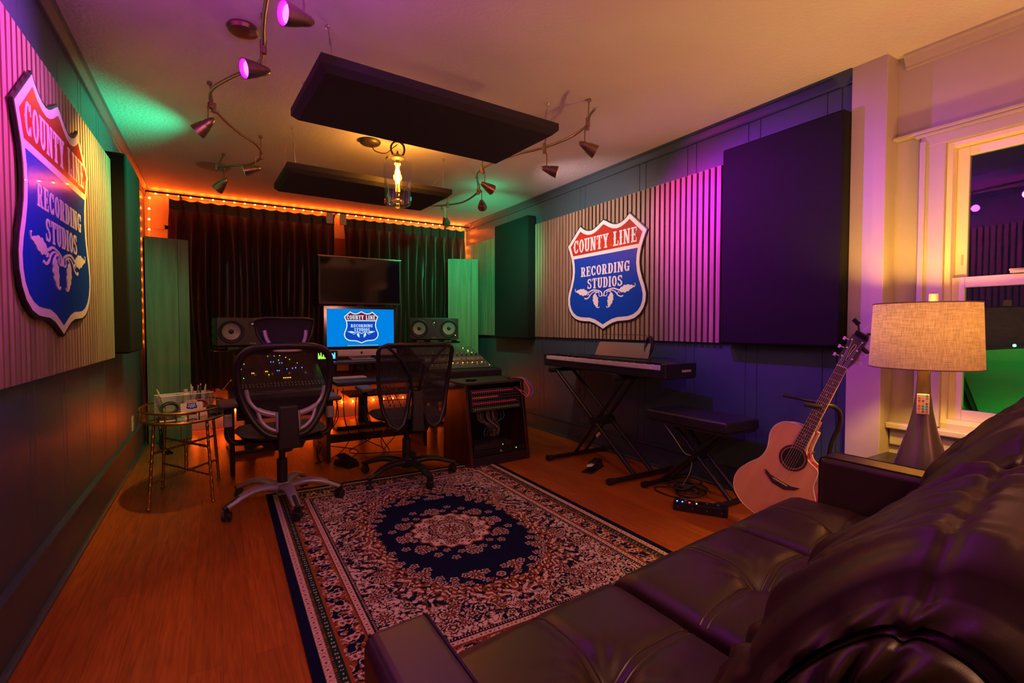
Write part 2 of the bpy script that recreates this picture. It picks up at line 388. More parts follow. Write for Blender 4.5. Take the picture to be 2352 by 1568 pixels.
# ---------------------------------------------------------------- slat panels on the walls
M_slat = wood('oak_slat', (0.17, 0.115, 0.072), (0.30, 0.215, 0.145), 0.5, axis=2, scale=5)
M_felt = mat('black_felt', (0.012, 0.011, 0.012), 0.95)
def slat_panel(label, x, yaw, y0, y1, z0, z1, side, pitch=0.0495, group=None):
    """local x runs along the wall, local -y faces the room"""
    L = abs(y1 - y0)
    t = thing('slat_wall_panel', label, 'wall panel', (x, (y0 + y1) / 2, z0), (-PI / 2 if side < 0 else PI / 2) + yaw)
    MB().b2((-L / 2, 0, 0), (L / 2, 0.012, z1 - z0)).build('felt_backing', M_felt, t)
    n = int(L / pitch); s = MB()
    for i in range(n):
        cx = -L / 2 + pitch * (i + 0.5); s.b2((cx - 0.0160, -0.015, 0), (cx + 0.0160, 0.0005, z1 - z0))
    s.build('slats', M_slat, t)
    if L > 1:
        for i in range(5):
            for zz in (0.03, z1 - z0 - 0.03):
                MB().cyl((-L / 2 + pitch * (int(n * (i + 0.5) / 5) + 0.5), -0.012, zz), 0.004, 0.002, (0, 1, 0), 8).build('screw', M_black, t)
    return t
slat_panel('long oak slat panel behind the shield sign on the keyboard side wall', 2.948, 0, 2.10, 4.42, 0.988, 2.185, -1)
slat_panel('narrow oak slat panel in the far corner beyond the dark absorber panel', 2.948, 0, 5.16, 6.12, 0.988, 2.185, -1)
slat_panel('long oak slat panel behind the shield sign on the left wall', -0.584, math.radians(-0.8), 0.95, 3.94, 0.905, 2.13, 1)

# ---------------------------------------------------------------- fabric absorbers
def absorber(name, label, cat, loc, dims, rz=0, mt=None):
    t = thing(name, label, cat, loc, rz)
    MB().box((0, 0, dims[2] / 2), dims).build('fabric_cover', mt or M_black, t, bevel=0.014, seg=3, smooth=40)
    return t
a = absorber('acoustic_absorber', 'large black fabric acoustic panel beside the cream pilaster', 'acoustic panel', (2.915, 1.73, 0.985), (0.09, 0.735, 1.27))
a = absorber('acoustic_absorber', 'narrow black fabric acoustic panel between the two keyboard side slat panels', 'acoustic panel', (2.905, 4.80, 0.965), (0.11, 0.73, 1.32))
a = absorber('acoustic_absorber', 'tall black fabric acoustic panel at the end of the left wall slats', 'acoustic panel', (-0.535, 4.27, 0.925), (0.12, 0.62, 1.27))

# ---------------------------------------------------------------- corner traps with wood print
M_trap = wood('pale_wood_print', (0.13, 0.115, 0.055), (0.24, 0.20, 0.10), 0.55, axis=2, scale=4)
def trap(label, c, wdt, rz, h):
    t = thing('corner_bass_trap', label, 'bass trap', (*c, 0), rz)
    MB().b2((-wdt / 2, -0.05, 0), (wdt / 2, 0.05, h)).build('core', M_black, t, bevel=0.003)
    MB().b2((-wdt / 2 + 0.002, -0.056, 0.004), (wdt / 2 - 0.09, -0.0505, h)).b2((wdt / 2 - 0.087, -0.056, 0.004), (wdt / 2, -0.0505, h)).build('face_board', M_trap, t)
trap('tall wood-faced corner trap in the left back corner beside the curtain', (-0.405, 5.74), 0.345, math.radians(12), 1.93)
trap('tall wood-faced corner trap in the right back corner behind the speaker', (2.71, 5.74), 0.38, math.radians(-26), 1.95)

# ---------------------------------------------------------------- shield signs
M_swhite = mat('sign_white', (0.72, 0.70, 0.70), 0.22, coat=0.3)
M_sred = mat('sign_red', (0.34, 0.030, 0.022), 0.2, coat=0.3)
M_sblue = mat('sign_blue', (0.006, 0.050, 0.42), 0.2, coat=0.3)
M_srim = mat('sign_black_edge', (0.008, 0.012, 0.012), 0.3)
HALF = [(0, 0), (35, 16), (75, 38), (115, 54), (150, 60), (190, 56), (230, 42), (262, 24), (288, 4), (455, 150), (430, 205), (406, 262), (392, 320), (388, 375), (396, 430), (416, 490), (440, 545), (455, 600), (452, 655), (432, 705), (396, 747), (345, 777), (285, 792), (225, 796), (165, 798), (105, 812), (50, 835), (0, 858)]
def outline():
    r = [(x / 920.0, -z / 920.0) for x, z in HALF]
    return r + [(-x, z) for x, z in r[-2:0:-1]]
def offset(poly, d):
    n = len(poly); out = []
    for i in range(n):
        p0 = Vector(poly[i - 1]); p = Vector(poly[i]); p1 = Vector(poly[(i + 1) % n])
        e0 = (p - p0).normalized(); e1 = (p1 - p).normalized()
        n0 = Vector((e0.y, -e0.x)); n1 = Vector((e1.y, -e1.x)); b = n0 + n1
        b.normalize(); k = min(2.2, 1 / max(0.3, b.dot(n0)))
        q = p - b * d * k * SGN; out.append((q.x, q.y))
    return out
def area(p): return sum(p[i - 1][0] * p[i][1] - p[i][0] * p[i - 1][1] for i in range(len(p))) / 2
SGN = 1 if area(outline()) < 0 else -1
SGN = -SGN if area(offset(outline(), 0.02)) ** 2 > area(outline()) ** 2 else SGN
def clip(poly, zc, keep_above):
    out = []; n = len(poly)
    for i in range(n):
        a, b = poly[i], poly[(i + 1) % n]; ia = (a[1] >= zc) == keep_above; ib = (b[1] >= zc) == keep_above
        if ia: out.append(a)
        if ia != ib:
            t = (zc - a[1]) / (b[1] - a[1]); out.append((a[0] + (b[0] - a[0]) * t, zc))
    return out
def face_poly(poly, y, th=0.0):
    """flat plate in the XZ plane facing -y, thickness th behind"""
    mb = MB(); M = Matrix(((1, 0, 0, 0), (0, 0, 1, y), (0, 1, 0, 0), (0, 0, 0, 1)))
    mb.prism(poly, th or 0.0008, M); return mb
# slab letters: strokes on a 0..w x 0..1 box
def glyph(ch, spur=True):
    """list of polygons"""
    P = []; S = 0.20; T = 0.10
    R = lambda x0, z0, x1, z1: P.append([(x0, z0), (x1, z0), (x1, z1), (x0, z1)])
    def arc(cx, cz, rx, rz, a0, a1, wx, wz, n=14):
        for i in range(n):
            a = math.radians(a0 + (a1 - a0) * i / n); b = math.radians(a0 + (a1 - a0) * (i + 1) / n)
            P.append([(cx + rx * math.cos(a), cz + rz * math.sin(a)), (cx + rx * math.cos(b), cz + rz * math.sin(b)), (cx + (rx - wx) * math.cos(b), cz + (rz - wz) * math.sin(b)), (cx + (rx - wx) * math.cos(a), cz + (rz - wz) * math.sin(a))])
    def stem(x, s=True, top=True, bot=True, e=0.07):
        R(x, 0, x + S, 1)
        if bot: R(x - e, 0, x + S + e, T)
        if top: R(x - e, 1 - T, x + S + e, 1)
        if s and spur:
            P.append([(x - 0.05, 0.5), (x, 0.44), (x + S, 0.44), (x + S + 0.05, 0.5), (x + S, 0.56), (x, 0.56)])
    w = 0.62
    if ch == 'C' or ch == 'G':
        arc(0.30, 0.5, 0.30, 0.5, 35, 325, 0.19, 0.11); R(0.50, 0.62, 0.58, 0.98)
        if ch == 'G': R(0.40, 0.02, 0.56, 0.46); R(0.33, 0.38, 0.62, 0.47)
        else: R(0.50, 0.05, 0.56, 0.34)
        if spur: P.append([(-0.05, 0.5), (0, 0.44), (0.1, 0.5), (0, 0.56)])
    elif ch == 'O':
        arc(0.30, 0.5, 0.30, 0.5, 0, 360, 0.19, 0.11, 24); w = 0.60
        if spur: P.append([(-0.05, 0.5), (0.02, 0.44), (0.1, 0.5), (0.02, 0.56)]); P.append([(0.65, 0.5), (0.58, 0.44), (0.5, 0.5), (0.58, 0.56)])
    elif ch == 'U':
        R(0.06, 0.3, 0.26, 1); R(0.44, 0.3, 0.58, 1); R(-0.01, 1 - T, 0.33, 1); R(0.37, 1 - T, 0.65, 1); arc(0.32, 0.3, 0.26, 0.3, 180, 360, 0.17, 0.15); w = 0.64
    elif ch == 'N':
        R(0.07, 0, 0.20, 1); R(0.50, 0, 0.63, 1); P.append([(0.07, 1), (0.27, 1), (0.63, 0), (0.43, 0)]); R(0, 0, 0.27, T); R(0.42, 1 - T, 0.70, 1); R(0, 1 - T, 0.2, 1); w = 0.70
    elif ch == 'T':
        stem(0.21, top=False); R(0, 1 - T, 0.62, 1); R(0, 0.72, 0.07, 1); R(0.55, 0.72, 0.62, 1)
    elif ch == 'Y':
        R(0.23, 0, 0.43, 0.5); R(0.16, 0, 0.50, T); P.append([(0.04, 1), (0.25, 1), (0.43, 0.48), (0.23, 0.40)]); P.append([(0.46, 1), (0.60, 1), (0.43, 0.42), (0.31, 0.45)]); R(-0.02, 1 - T, 0.31, 1); R(0.38, 1 - T, 0.67, 1); w = 0.65
    elif ch == 'L': stem(0.07); R(0.07, 0, 0.56, T); R(0.49, 0, 0.56, 0.33); w = 0.56
    elif ch == 'I': stem(0.07); w = 0.34
    elif ch == 'E':
        stem(0.07); R(0.07, 0, 0.56, T); R(0.07, 1 - T, 0.56, 1); R(0.49, 0, 0.56, 0.30); R(0.49, 0.70, 0.56, 1); R(0.07, 0.45, 0.44, 0.55); R(0.38, 0.36, 0.44, 0.64); w = 0.58
    elif ch == 'R':
        stem(0.07); R(0.07, 1 - T, 0.38, 1); R(0.07, 0.44, 0.38, 0.54); arc(0.36, 0.72, 0.22, 0.28, -90, 90, 0.17, 0.10); P.append([(0.30, 0.48), (0.47, 0.48), (0.60, 0), (0.41, 0)]); R(0.41, 0, 0.68, T); w = 0.66
    elif ch == 'D':
        stem(0.07); R(0.07, 0, 0.36, T); R(0.07, 1 - T, 0.36, 1); arc(0.34, 0.5, 0.28, 0.5, -90, 90, 0.19, 0.10); w = 0.62
    elif ch == 'S':
        arc(0.29, 0.735, 0.27, 0.265, 20, 250, 0.17, 0.11); arc(0.29, 0.265, 0.29, 0.265, -160, 75, 0.17, 0.11)
        P.append([(0.10, 0.62), (0.25, 0.50), (0.48, 0.38), (0.40, 0.55), (0.22, 0.66)]); R(0.46, 0.68, 0.53, 0.98); R(0.02, 0.02, 0.09, 0.34); w = 0.60
    elif ch == ' ': w = 0.34
    return P, w
def text_polys(s, x0, x1, z0, z1, spur=True, gap=0.10):
    g = [glyph(c, spur) for c in s]; tot = sum(a[1] for a in g) + gap * (len(s) - 1); k = (x1 - x0) / tot
    words = [[]]; x = x0
    for c, (P, wd) in zip(s, g):
        if c == ' ': words.append([])
        for p in P: words[-1].append([(x + a * k, z0 + b * (z1 - z0)) for a, b in p])
        x += (wd + gap) * k
    return words
def leafy():
    """right half of the acanthus ornament, mirrored; units of the sign's 920 grid, y down"""
    Q = []
    def stroke(pts, w0, w1, n=7):
        B = bez([(a, b, 0) for a, b in pts], n); m = len(B)
        for i in range(m - 1):
            def wd(t): return (w0 + (w1 - w0) * t) / 2
            d = B[i + 1] - B[i]; nn = Vector((-d.y, d.x, 0)).normalized(); a, b = wd(i / (m - 1)), wd((i + 1) / (m - 1))
            Q.append([tuple((B[i] + nn * a).xy), tuple((B[i + 1] + nn * b).xy), tuple((B[i + 1] - nn * b).xy), tuple((B[i] - nn * a).xy)])
    def leaf(base, tip, width, lobes=4):
        b = Vector(base); t = Vector(tip); d = t - b; nn = Vector((-d.y, d.x)).normalized(); n = 30; L, R_ = [], []
        for i in range(n + 1):
            u = i / n; e = math.sin(PI * u ** 0.8) ** 0.8 if 0 < u < 1 else 0
            lo = 0.72 + 0.28 * abs(math.sin(lobes * PI * u))
            c = b + d * u; L.append(c + nn * width * e * lo); R_.append(c - nn * width * e * lo)
        for i in range(n): Q.append([tuple(L[i]), tuple(L[i + 1]), tuple(R_[i + 1]), tuple(R_[i])])
    stroke([(6, 600), (24, 565), (60, 552), (120, 545), (175, 560), (215, 560)], 7, 12)
    leaf((185, 566), (338, 542), 30, 4); stroke([(325, 548), (345, 545), (352, 528), (343, 522)], 9, 5)
    stroke([(40, 572), (95, 558), (140, 572), (170, 600), (205, 612), (228, 606)], 6, 11); stroke([(160, 590), (178, 572), (190, 588)], 7, 3)
    stroke([(10, 600), (14, 575), (22, 562)], 16, 8); stroke([(14, 596), (34, 600), (48, 588), (44, 574)], 6, 4)
    stroke([(48, 560), (85, 570), (104, 590)], 6, 10); leaf((104, 578), (66, 692), 34, 4); stroke([(72, 684), (50, 690), (38, 680)], 9, 4)
    Q2 = [[(-a, b) for a, b in p] for p in Q]
    return [[(a / 920, -b / 920) for a, b in p] for p in Q + Q2]
def plates(polys, y, th=0.0006):
    mb = MB(); M = Matrix(((1, 0, 0, 0), (0, 0, 1, y), (0, 1, 0, 0), (0, 0, 0, 1)))
    for i, p in enumerate(polys): mb.prism(p, th + 4e-6 * i, Matrix.Translation((0, -4e-6 * i, 0)) @ M)
    return mb
def scl(polys, k): return [[(a * k, b * k) for a, b in p] for p in polys]
Z = lambda v: -v / 920.0
def shield_parts(t, k, y0, d, mats, rim=0.010, th=0.010):
    """t parent, k width in metres, y0 front of the backing, d layer step"""
    W_, R_, B_, E_ = mats
    o = outline(); inner = offset(o, 0.033)
    if rim: face_poly(scl([offset(o, -rim)], k)[0], y0 - d, th + d).build('black_rim', E_, t)
    face_poly(scl([o], k)[0], y0 - 2 * d, d).build('white_border', W_, t)
    face_poly(scl([clip(inner, Z(240), True)], k)[0], y0 - 3 * d, d).build('red_field', R_, t)
    face_poly(scl([clip(inner, Z(268), False)], k)[0], y0 - 3 * d, d).build('blue_field', B_, t)
    for wd in text_polys('COUNTY LINE', -0.405, 0.395, Z(222), Z(112)) + text_polys('RECORDING', -0.300, 0.320, Z(427), Z(348), False) + text_polys('STUDIOS', -0.208, 0.238, Z(532), Z(450), False):
        plates(scl(wd, k), y0 - 4 * d, d).build('lettered_word', W_, t)
    plates(scl(leafy(), k), y0 - 4 * d, d).build('leaf_ornament', W_, t)
SM = (M_swhite, M_sred, M_sblue, M_srim)
t = thing('shield_sign', 'white-bordered red and blue shield sign on the slats above the keyboard', 'sign', (2.934, 3.315, 2.03), -PI / 2)
shield_parts(t, 1.02, -0.012, 0.0009, SM)
t = thing('shield_sign', 'white-bordered red and blue shield sign on the slats of the left wall', 'sign', (-0.560, 2.72, 2.0), PI / 2 + math.radians(-0.8))
shield_parts(t, 1.0, -0.012, 0.0009, SM)
# ---------------------------------------------------------------- hanging ceiling clouds
M_steel = mat('steel_wire', (0.45, 0.40, 0.36), 0.3, 1.0)
M_cloud = mat('charcoal_burlap', (0.020, 0.017, 0.018), 0.95, bump=(300, 0.4))
def cloud(label, cx, cy, z, rz, eyes):
    t = thing('ceiling_cloud', label, 'acoustic panel', (cx, cy, z), rz)
    W_, D_, h = 1.235, 0.62, 0.062
    pr = [(-W_ / 2, -D_ / 2), (W_ / 2, -D_ / 2), (W_ / 2, D_ / 2), (-W_ / 2, D_ / 2)]
    s = MB(); k = 0.028
    for zz, ins in ((0, k), (k * 0.9, 0), (h, 0)):
        s.v += [(-W_ / 2 + ins, -D_ / 2 + ins, zz), (W_ / 2 - ins, -D_ / 2 + ins, zz), (W_ / 2 - ins, D_ / 2 - ins, zz), (-W_ / 2 + ins, D_ / 2 - ins, zz)]
    s.f = [(3, 2, 1, 0), (8, 9, 10, 11)]
    for a in (0, 4):
        for j in range(4): s.f.append((a + j, a + (j + 1) % 4, a + 4 + (j + 1) % 4, a + 4 + j))
    s.build('fabric_cover', M_cloud, t)
    M = (Matrix.Translation((cx, cy, z)) @ Matrix.Rotation(rz, 4, 'Z')).inverted()
    for (ex, ey), (sx, sy) in zip(eyes, ((-1, -1), (-1, 1), (1, -1), (1, 1))):
        a = M @ Vector((ex, ey, ZC)); b = Vector((sx * (W_ / 2 - 0.06), sy * (D_ / 2 - 0.05), h))
        wmb = MB().tube([a + (b - a) * 0.10, b], 0.0016, 6)
        m1 = a + (b - a) * 0.42; m2 = a + (b - a) * 0.58; wmb.tube([m1, m2], 0.0038, 8); wmb.tube([b - (b - a) * 0.12, b], 0.0045, 8)
        wmb.build('hanging_wire', M_steel, t)
        r = MB().tube([a + Vector((0.010 * math.cos(q * PI / 5), 0, -0.014 + 0.010 * math.sin(q * PI / 5))) for q in range(10)], 0.002, 6, closed=True)
        r.tube([a, a + Vector((0, 0, -0.006))], 0.003, 6); r.build('eye_hook', M_steel, t)
cloud('black hanging ceiling cloud nearest the camera above the rug', 0.972, 2.46, 2.135, math.radians(3.5), [(0.455, 2.40), (0.445, 3.02), (1.771, 2.527), (1.60, 3.05)])
cloud('black hanging ceiling cloud in front of the curtain, farther of the two', 1.030, 4.00, 2.15, math.radians(2.5), [(0.465, 3.72), (0.465, 4.111), (1.62, 3.80), (1.774, 4.198)])

# ---------------------------------------------------------------- flexible track lights
M_bronze = mat('brushed_bronze', (0.30, 0.20, 0.13), 0.33, 0.9)
M_track = mat('bronze_track', (0.34, 0.26, 0.20), 0.35, 0.85)
def track(label, pts, standoffs, group, canopy=None):
    t = thing('track_light_rail', label, 'track light', (*pts[0][:2], ZC))
    off = (pts[0][0], pts[0][1], ZC)
    B = bez(pts, 8)
    MB().tube(B, 0.0085, 8).build('rail', M_track, t, smooth=50, off=off)
    for (sx, sy) in standoffs:
        b = min(B, key=lambda q: (q.x - sx) ** 2 + (q.y - sy) ** 2)
        s = MB().tube([(sx, sy, ZC), (sx, sy, ZC - 0.01), (b.x, b.y, b.z)], 0.0045, 8).cyl((sx, sy, ZC - 0.008), 0.013, 0.016, n=14).cyl((b.x, b.y, b.z), 0.014, 0.05, n=12)
        s.build('standoff', M_track, t, smooth=40, off=off)
    if canopy:
        MB().lathe([(0.062, 0), (0.068, -0.012), (0.060, -0.026), (0.03, -0.034), (0.0, -0.035)], Matrix.Translation((canopy[0] - off[0], canopy[1] - off[1], 0)), 28).build('power_canopy', M_bronze, t, smooth=40)
    return B
zt = 2.34
BL = track('winding bronze light rail on the left half of the ceiling', [(0.19, 1.85, zt), (0.182, 2.121, zt), (0.185, 2.309, zt), (0.197, 2.50, zt), (0.183, 2.667, zt), (0.079, 2.863, zt), (0.0, 3.05, zt), (-0.009, 3.234, zt), (0.046, 3.433, zt), (0.144, 3.644, zt), (0.245, 3.806, zt), (0.292, 3.97, zt), (0.291, 4.132, zt), (0.235, 4.312, zt), (0.141, 4.395, zt), (0.02, 4.52, zt)],
      [(0.20, 2.47), (-0.013, 3.30), (0.294, 4.03), (0.068, 4.60)], None, (0.125, 2.62))
BR = track('winding bronze light rail on the right half of the ceiling', [(1.87, 2.20, zt), (1.904, 2.285, zt), (1.983, 2.422, zt), (2.011, 2.611, zt), (1.978, 2.812, zt), (1.935, 2.936, zt), (1.888, 3.036, zt), (1.83, 3.22, zt), (1.812, 3.424, zt), (1.835, 3.60, zt), (1.928, 3.789, zt), (2.047, 3.98, zt), (2.113, 4.216, zt), (2.126, 4.533, zt), (1.987, 4.762, zt), (1.85, 4.85, zt)],
      [(1.96, 2.36), (2.00, 2.86), (1.83, 3.50), (2.08, 4.10), (2.05, 4.68)], None)
def head(p, target, glow, label, group, rail):
    p = Vector(p); a = (Vector(target) - p).normalized()
    b = min(rail, key=lambda q: (q.x - p.x) ** 2 + (q.y - p.y) ** 2)
    t = thing('ceiling_spotlight', label, 'spotlight', tuple(b))
    back = p - a * 0.048
    j = p - a * 0.02
    MB().tube([b - Vector((0, 0, 0.012)), Vector((j.x, j.y, b.z - 0.035)), j + Vector((0, 0, 0.018))], 0.004, 8).cyl(tuple(b - Vector((0, 0, 0.026))), 0.0125, 0.030, n=12).build('stem', M_bronze, t, smooth=40, off=tuple(b))
    M = align(a, p - b)
    MB().lathe([(0.001, -0.062), (0.010, -0.056), (0.018, -0.042), (0.0235, -0.022), (0.026, -0.004), (0.029, -0.003), (0.033, 0.012), (0.038, 0.034), (0.042, 0.058), (0.040, 0.058), (0.034, 0.030), (0.026, 0.004)], M, 24, caps=False).build('lamp_shade', M_bronze, t, smooth=35)
    MB().lathe([(0.0, 0.044), (0.018, 0.046), (0.030, 0.043), (0.033, 0.036), (0.0, 0.030)], M, 20, caps=False).build('bulb', emat('bulb_' + '_'.join(str(round(c, 2)) for c in glow), glow, 45), t, smooth=60)
cn = {PUR: 'purple', GRN: 'green', WRM: 'warm', WHT: 'pale', MAG: 'magenta'}
places = ['nearest the camera', 'second from the camera', 'third from the camera', 'fourth from the camera', 'farthest, near the curtain']
for i, (p, tg, c, wt, an, g, n) in enumerate(HEADS):
    side = 'left' if i < 5 else 'right'
    head(p, tg, g, ('bronze spotlight with %s glowing bulb on the left ceiling rail, %s' % (cn[g], places[i % 5])) if i in (0, 1, 3) else 'bronze spotlight turned to the wall on the %s ceiling rail, %s' % (side, places[i % 5]), None, BL if i < 5 else BR)

# ---------------------------------------------------------------- jar pendant with its coiled cord
M_cord = mat('black_cord', (0.02, 0.016, 0.012), 0.6)
px, py = 1.155, 3.56
t = thing('pendant_lamp', 'clear glass jar pendant with a glowing amber filament tube bulb', 'pendant light', (px, py, ZC))
off = (px, py, ZC)
MB().lathe([(0.072, 0), (0.078, -0.008), (0.072, -0.022), (0.060, -0.030), (0.0, -0.032)], Matrix.Translation((1.0 - px, 3.72 - py, 0)), 30).build('canopy', mat('dark_bronze_canopy', (0.10, 0.08, 0.06), 0.45, 0.7), t, smooth=40)
MB().tube(bez([(1.01, 3.72, ZC - 0.03), (1.03, 3.70, ZC - 0.075), (1.09, 3.64, ZC - 0.10), (1.13, 3.58, ZC - 0.07), (px, py, ZC - 0.05)], 6), 0.0035, 6).build('cord', M_cord, t, smooth=50, off=off)
s = MB()
for k in range(6):
    r = 0.048 + 0.003 * (k % 3); tilt = rnd.uniform(-0.3, 0.3); y_ = rnd.uniform(-0.012, 0.012)
    s.tube([(px + r * math.cos(a), py + y_ + math.sin(a) * tilt * r, ZC - 0.085 + r * 1.05 * math.sin(a)) for a in [2 * PI * i / 24 for i in range(24)]], 0.0032, 6, closed=True)
s.build('coiled_cord', M_cord, t, smooth=50, off=off)
MB().lathe([(0.004, -0.095), (0.006, -0.108), (0.018, -0.128), (0.022, -0.140), (0.045, -0.146), (0.047, -0.152), (0.030, -0.160), (0.016, -0.165), (0.014, -0.185), (0, -0.186)], None, 24).build('socket_cap', M_cord, t, smooth=40)
G_jar = glass('jar_glass', (0.96, 0.94, 0.88), 0.07, 0.02, 1.0)
MB().lathe([(0.040, -0.132), (0.062, -0.136), (0.090, -0.158), (0.099, -0.195), (0.099, -0.455), (0.092, -0.485), (0.068, -0.497), (0.056, -0.488), (0.054, -0.462), (0.042, -0.452), (0.0, -0.452)], None, 32, caps=False).build('glass_jar', G_jar, t, smooth=50)
bl = MB().lathe([(0.0, -0.182), (0.014, -0.190), (0.024, -0.212), (0.024, -0.330), (0.018, -0.360), (0.008, -0.390), (0.0, -0.400)], None, 16, caps=False).build('tube_bulb', glass('amber_bulb_glass', (1.0, 0.80, 0.45), 0.03), t, smooth=60)
s = MB()
for k in range(6):
    a = k * PI / 3; s.tube([(0.010 * math.cos(a), 0.010 * math.sin(a), -0.205), (0.014 * math.cos(a + 0.4), 0.014 * math.sin(a + 0.4), -0.33)], 0.0022, 5)
s.build('filament', emat('filament', (1.0, 0.50, 0.09), 160), bl)
MB().tube([(0, 0, -0.33), (0, 0, -0.39)], 0.004, 8).build('glass_stem', M_steel, bl)

# ---------------------------------------------------------------- dark disc of the ceiling speaker and the pale repair patch
t = thing('ceiling_vent', 'round flush ceiling disc near the left back corner', 'ceiling speaker', (0.0, 5.0, ZC))
MB().lathe([(0.13, 0), (0.13, -0.004), (0.120, -0.006), (0.0, -0.006)], None, 36).build('cover', mat('grey_ceiling_disc', (0.36, 0.35, 0.32), 0.7), t, smooth=30)
# ---------------------------------------------------------------- back wall: curtains, rod, LED rope
M_curt = mat('brown_satin', (0.055, 0.030, 0.020), 0.34, spec=0.6)
N, L_ = nodes_of(M_curt); tl = N.new('ShaderNodeBsdfTranslucent'); tl.inputs[0].default_value = (0.30, 0.10, 0.05, 1); ms = N.new('ShaderNodeMixShader'); ms.inputs[0].default_value = 0.45
L_.new(N['Principled BSDF'].outputs[0], ms.inputs[1]); L_.new(tl.outputs[0], ms.inputs[2]); L_.new(ms.outputs[0], N['Material Output'].inputs[0])
YC = 6.03
def curtain(label, x0, x1, z1, seed):
    r = random.Random(seed)
    t = thing('curtain', label, 'curtain', ((x0 + x1) / 2, YC, 0.42))
    n = int((x1 - x0) / 0.118); pl = (x1 - x0) / n
    nx = n * 14; nz = 40; H = z1 - 0.42
    s = MB(); head_h = 0.115
    jit = [r.uniform(-0.02, 0.02) for _ in range(n + 2)]; amp = [r.uniform(0.75, 1.25) for _ in range(n + 2)]
    for i in range(nx + 1):
        u = i / 14; k = int(u); f = u - k
        for j in range(nz + 1):
            z = H * j / nz; d = H - z
            pinch = 1 - math.exp(-max(0, d - head_h) / 0.16) if d > head_h else 0
            a = amp[min(k, n)] * (1 - f) + amp[min(k + 1, n)] * f
            fold = (0.5 - 0.5 * math.cos(2 * PI * f)) ** 0.8
            yy = -0.004 - pinch * (0.075 * a * (1 - fold)) + (0.0 if d < head_h else 0.010 * math.exp(-((d - head_h) / 0.03) ** 2)) - (0.014 * math.exp(-((f - 0.0) ** 2) / 0.004) + 0.014 * math.exp(-((f - 1.0) ** 2) / 0.004)) * (1 if d < 0.3 else max(0, 1 - (d - 0.3) / 0.4))
            yy += pinch * 0.012 * math.sin(u * 5.1 + z * 2.3)
            xx = u * pl + jit[k] * min(1, d / 1.5) + pinch * 0.010 * math.sin(3.1 * z + k)
            zt_ = z - (0.006 * (1 - math.cos(2 * PI * f)) if d < head_h else 0)
            s.v.append((x0 + xx - (x0 + x1) / 2, yy, zt_))
    for i in range(nx):
        for j in range(nz):
            a = i * (nz + 1) + j; s.f.append((a, a + nz + 1, a + nz + 2, a + 1))
    hb_ = MB(); jt = [j for j in range(nz + 1) if H - H * j / nz <= head_h + 0.03]
    for i in range(nx + 1):
        for j in jt: v_ = s.v[i * (nz + 1) + j]; hb_.v.append((v_[0], v_[1] - 0.006, v_[2]))
    for i in range(nx):
        for q in range(len(jt) - 1): a = i * len(jt) + q; hb_.f.append((a, a + len(jt), a + len(jt) + 1, a + 1))
    hb_.build('header_band', mat('brown_header', (0.035, 0.018, 0.013), 0.6), t, smooth=60)
    o = s.build('cloth', M_curt, t, smooth=60)
    md = o.modifiers.new('thickness', 'SOLIDIFY'); md.thickness = 0.003
    for k in range(0, n + 1, 2):
        x = x0 + k * pl
        MB().tube([(0.0, 0, 0), (0.006, 0, 0.012), (0, 0, 0.024), (-0.006, 0, 0.014), (-0.002, 0, 0.004)], 0.0022, 6).build('curtain_hook', M_blackpaint, t, loc=(x - (x0 + x1) / 2, -0.012, H - 0.004))
curtain('brown satin pleated curtain behind the left speaker, left of the gap', -0.39, 1.19, 2.375, 1)
curtain('brown satin pleated curtain behind the right speaker, right of the gap', 1.30, 2.86, 2.375, 2)
t = thing('curtain_rod', 'thin dark curtain rod running under the ceiling along the back wall', 'curtain rod', (1.2, YC - 0.01, 2.425))
MB().tube([(-1.78, 0, 0), (1.74, 0, 0)], 0.010, 10).build('rod', M_blackpaint, t, smooth=50)
for x in (-1.5, 0.02, 1.45):
    MB().b2((x - 0.008, 0.0, -0.008), (x + 0.008, 0.155, 0.008)).b2((x - 0.012, 0.145, -0.03), (x + 0.012, 0.159, 0.03)).build('bracket', M_blackpaint, t)
M_tagw = mat('pale_grey_plastic', (0.50, 0.42, 0.38), 0.4)
for i, (x, l) in enumerate([(1.135, 'small pale box clipped on the curtain rod, left of the gap'), (1.285, 'small pale box clipped on the curtain rod, right of the gap')]):
    t = thing('curtain_clip_box', l, 'curtain sensor', (x, YC - 0.040, 2.275), (0, 0, 0))
    MB().box((0, 0, 0.07), (0.075, 0.028, 0.125)).build('housing', M_tagw, t, bevel=0.008, seg=3)
    MB().tube([(-0.018, 0.014, 0.12), (-0.018, 0.030, 0.155), (-0.012, 0.045, 0.143)], 0.002, 6).tube([(0.018, 0.014, 0.12), (0.018, 0.030, 0.155), (0.012, 0.045, 0.143)], 0.002, 6).build('hanging_hook', M_steel, t)
    MB().cyl((0, -0.015, 0.04), 0.004, 0.002, (0, 1, 0), 10).cyl((0, -0.015, 0.055), 0.003, 0.002, (0, 1, 0), 10).build('button', M_blackpaint, t)
# dark window recess with shade behind the curtain gap
struct(MB().b2((0.95, YB - 0.03, 0.9), (1.55, YB, 2.15)).build('trim_7', mat('rust_shade', (0.28, 0.10, 0.05), 0.7)))
struct(MB().b2((-0.44, YB - 0.012, 0.0), (-0.36, YB, 2.40)).b2((-0.6, YB - 0.012, 2.09), (-0.36, YB, 2.13)).build('trim_8', M_backwall))

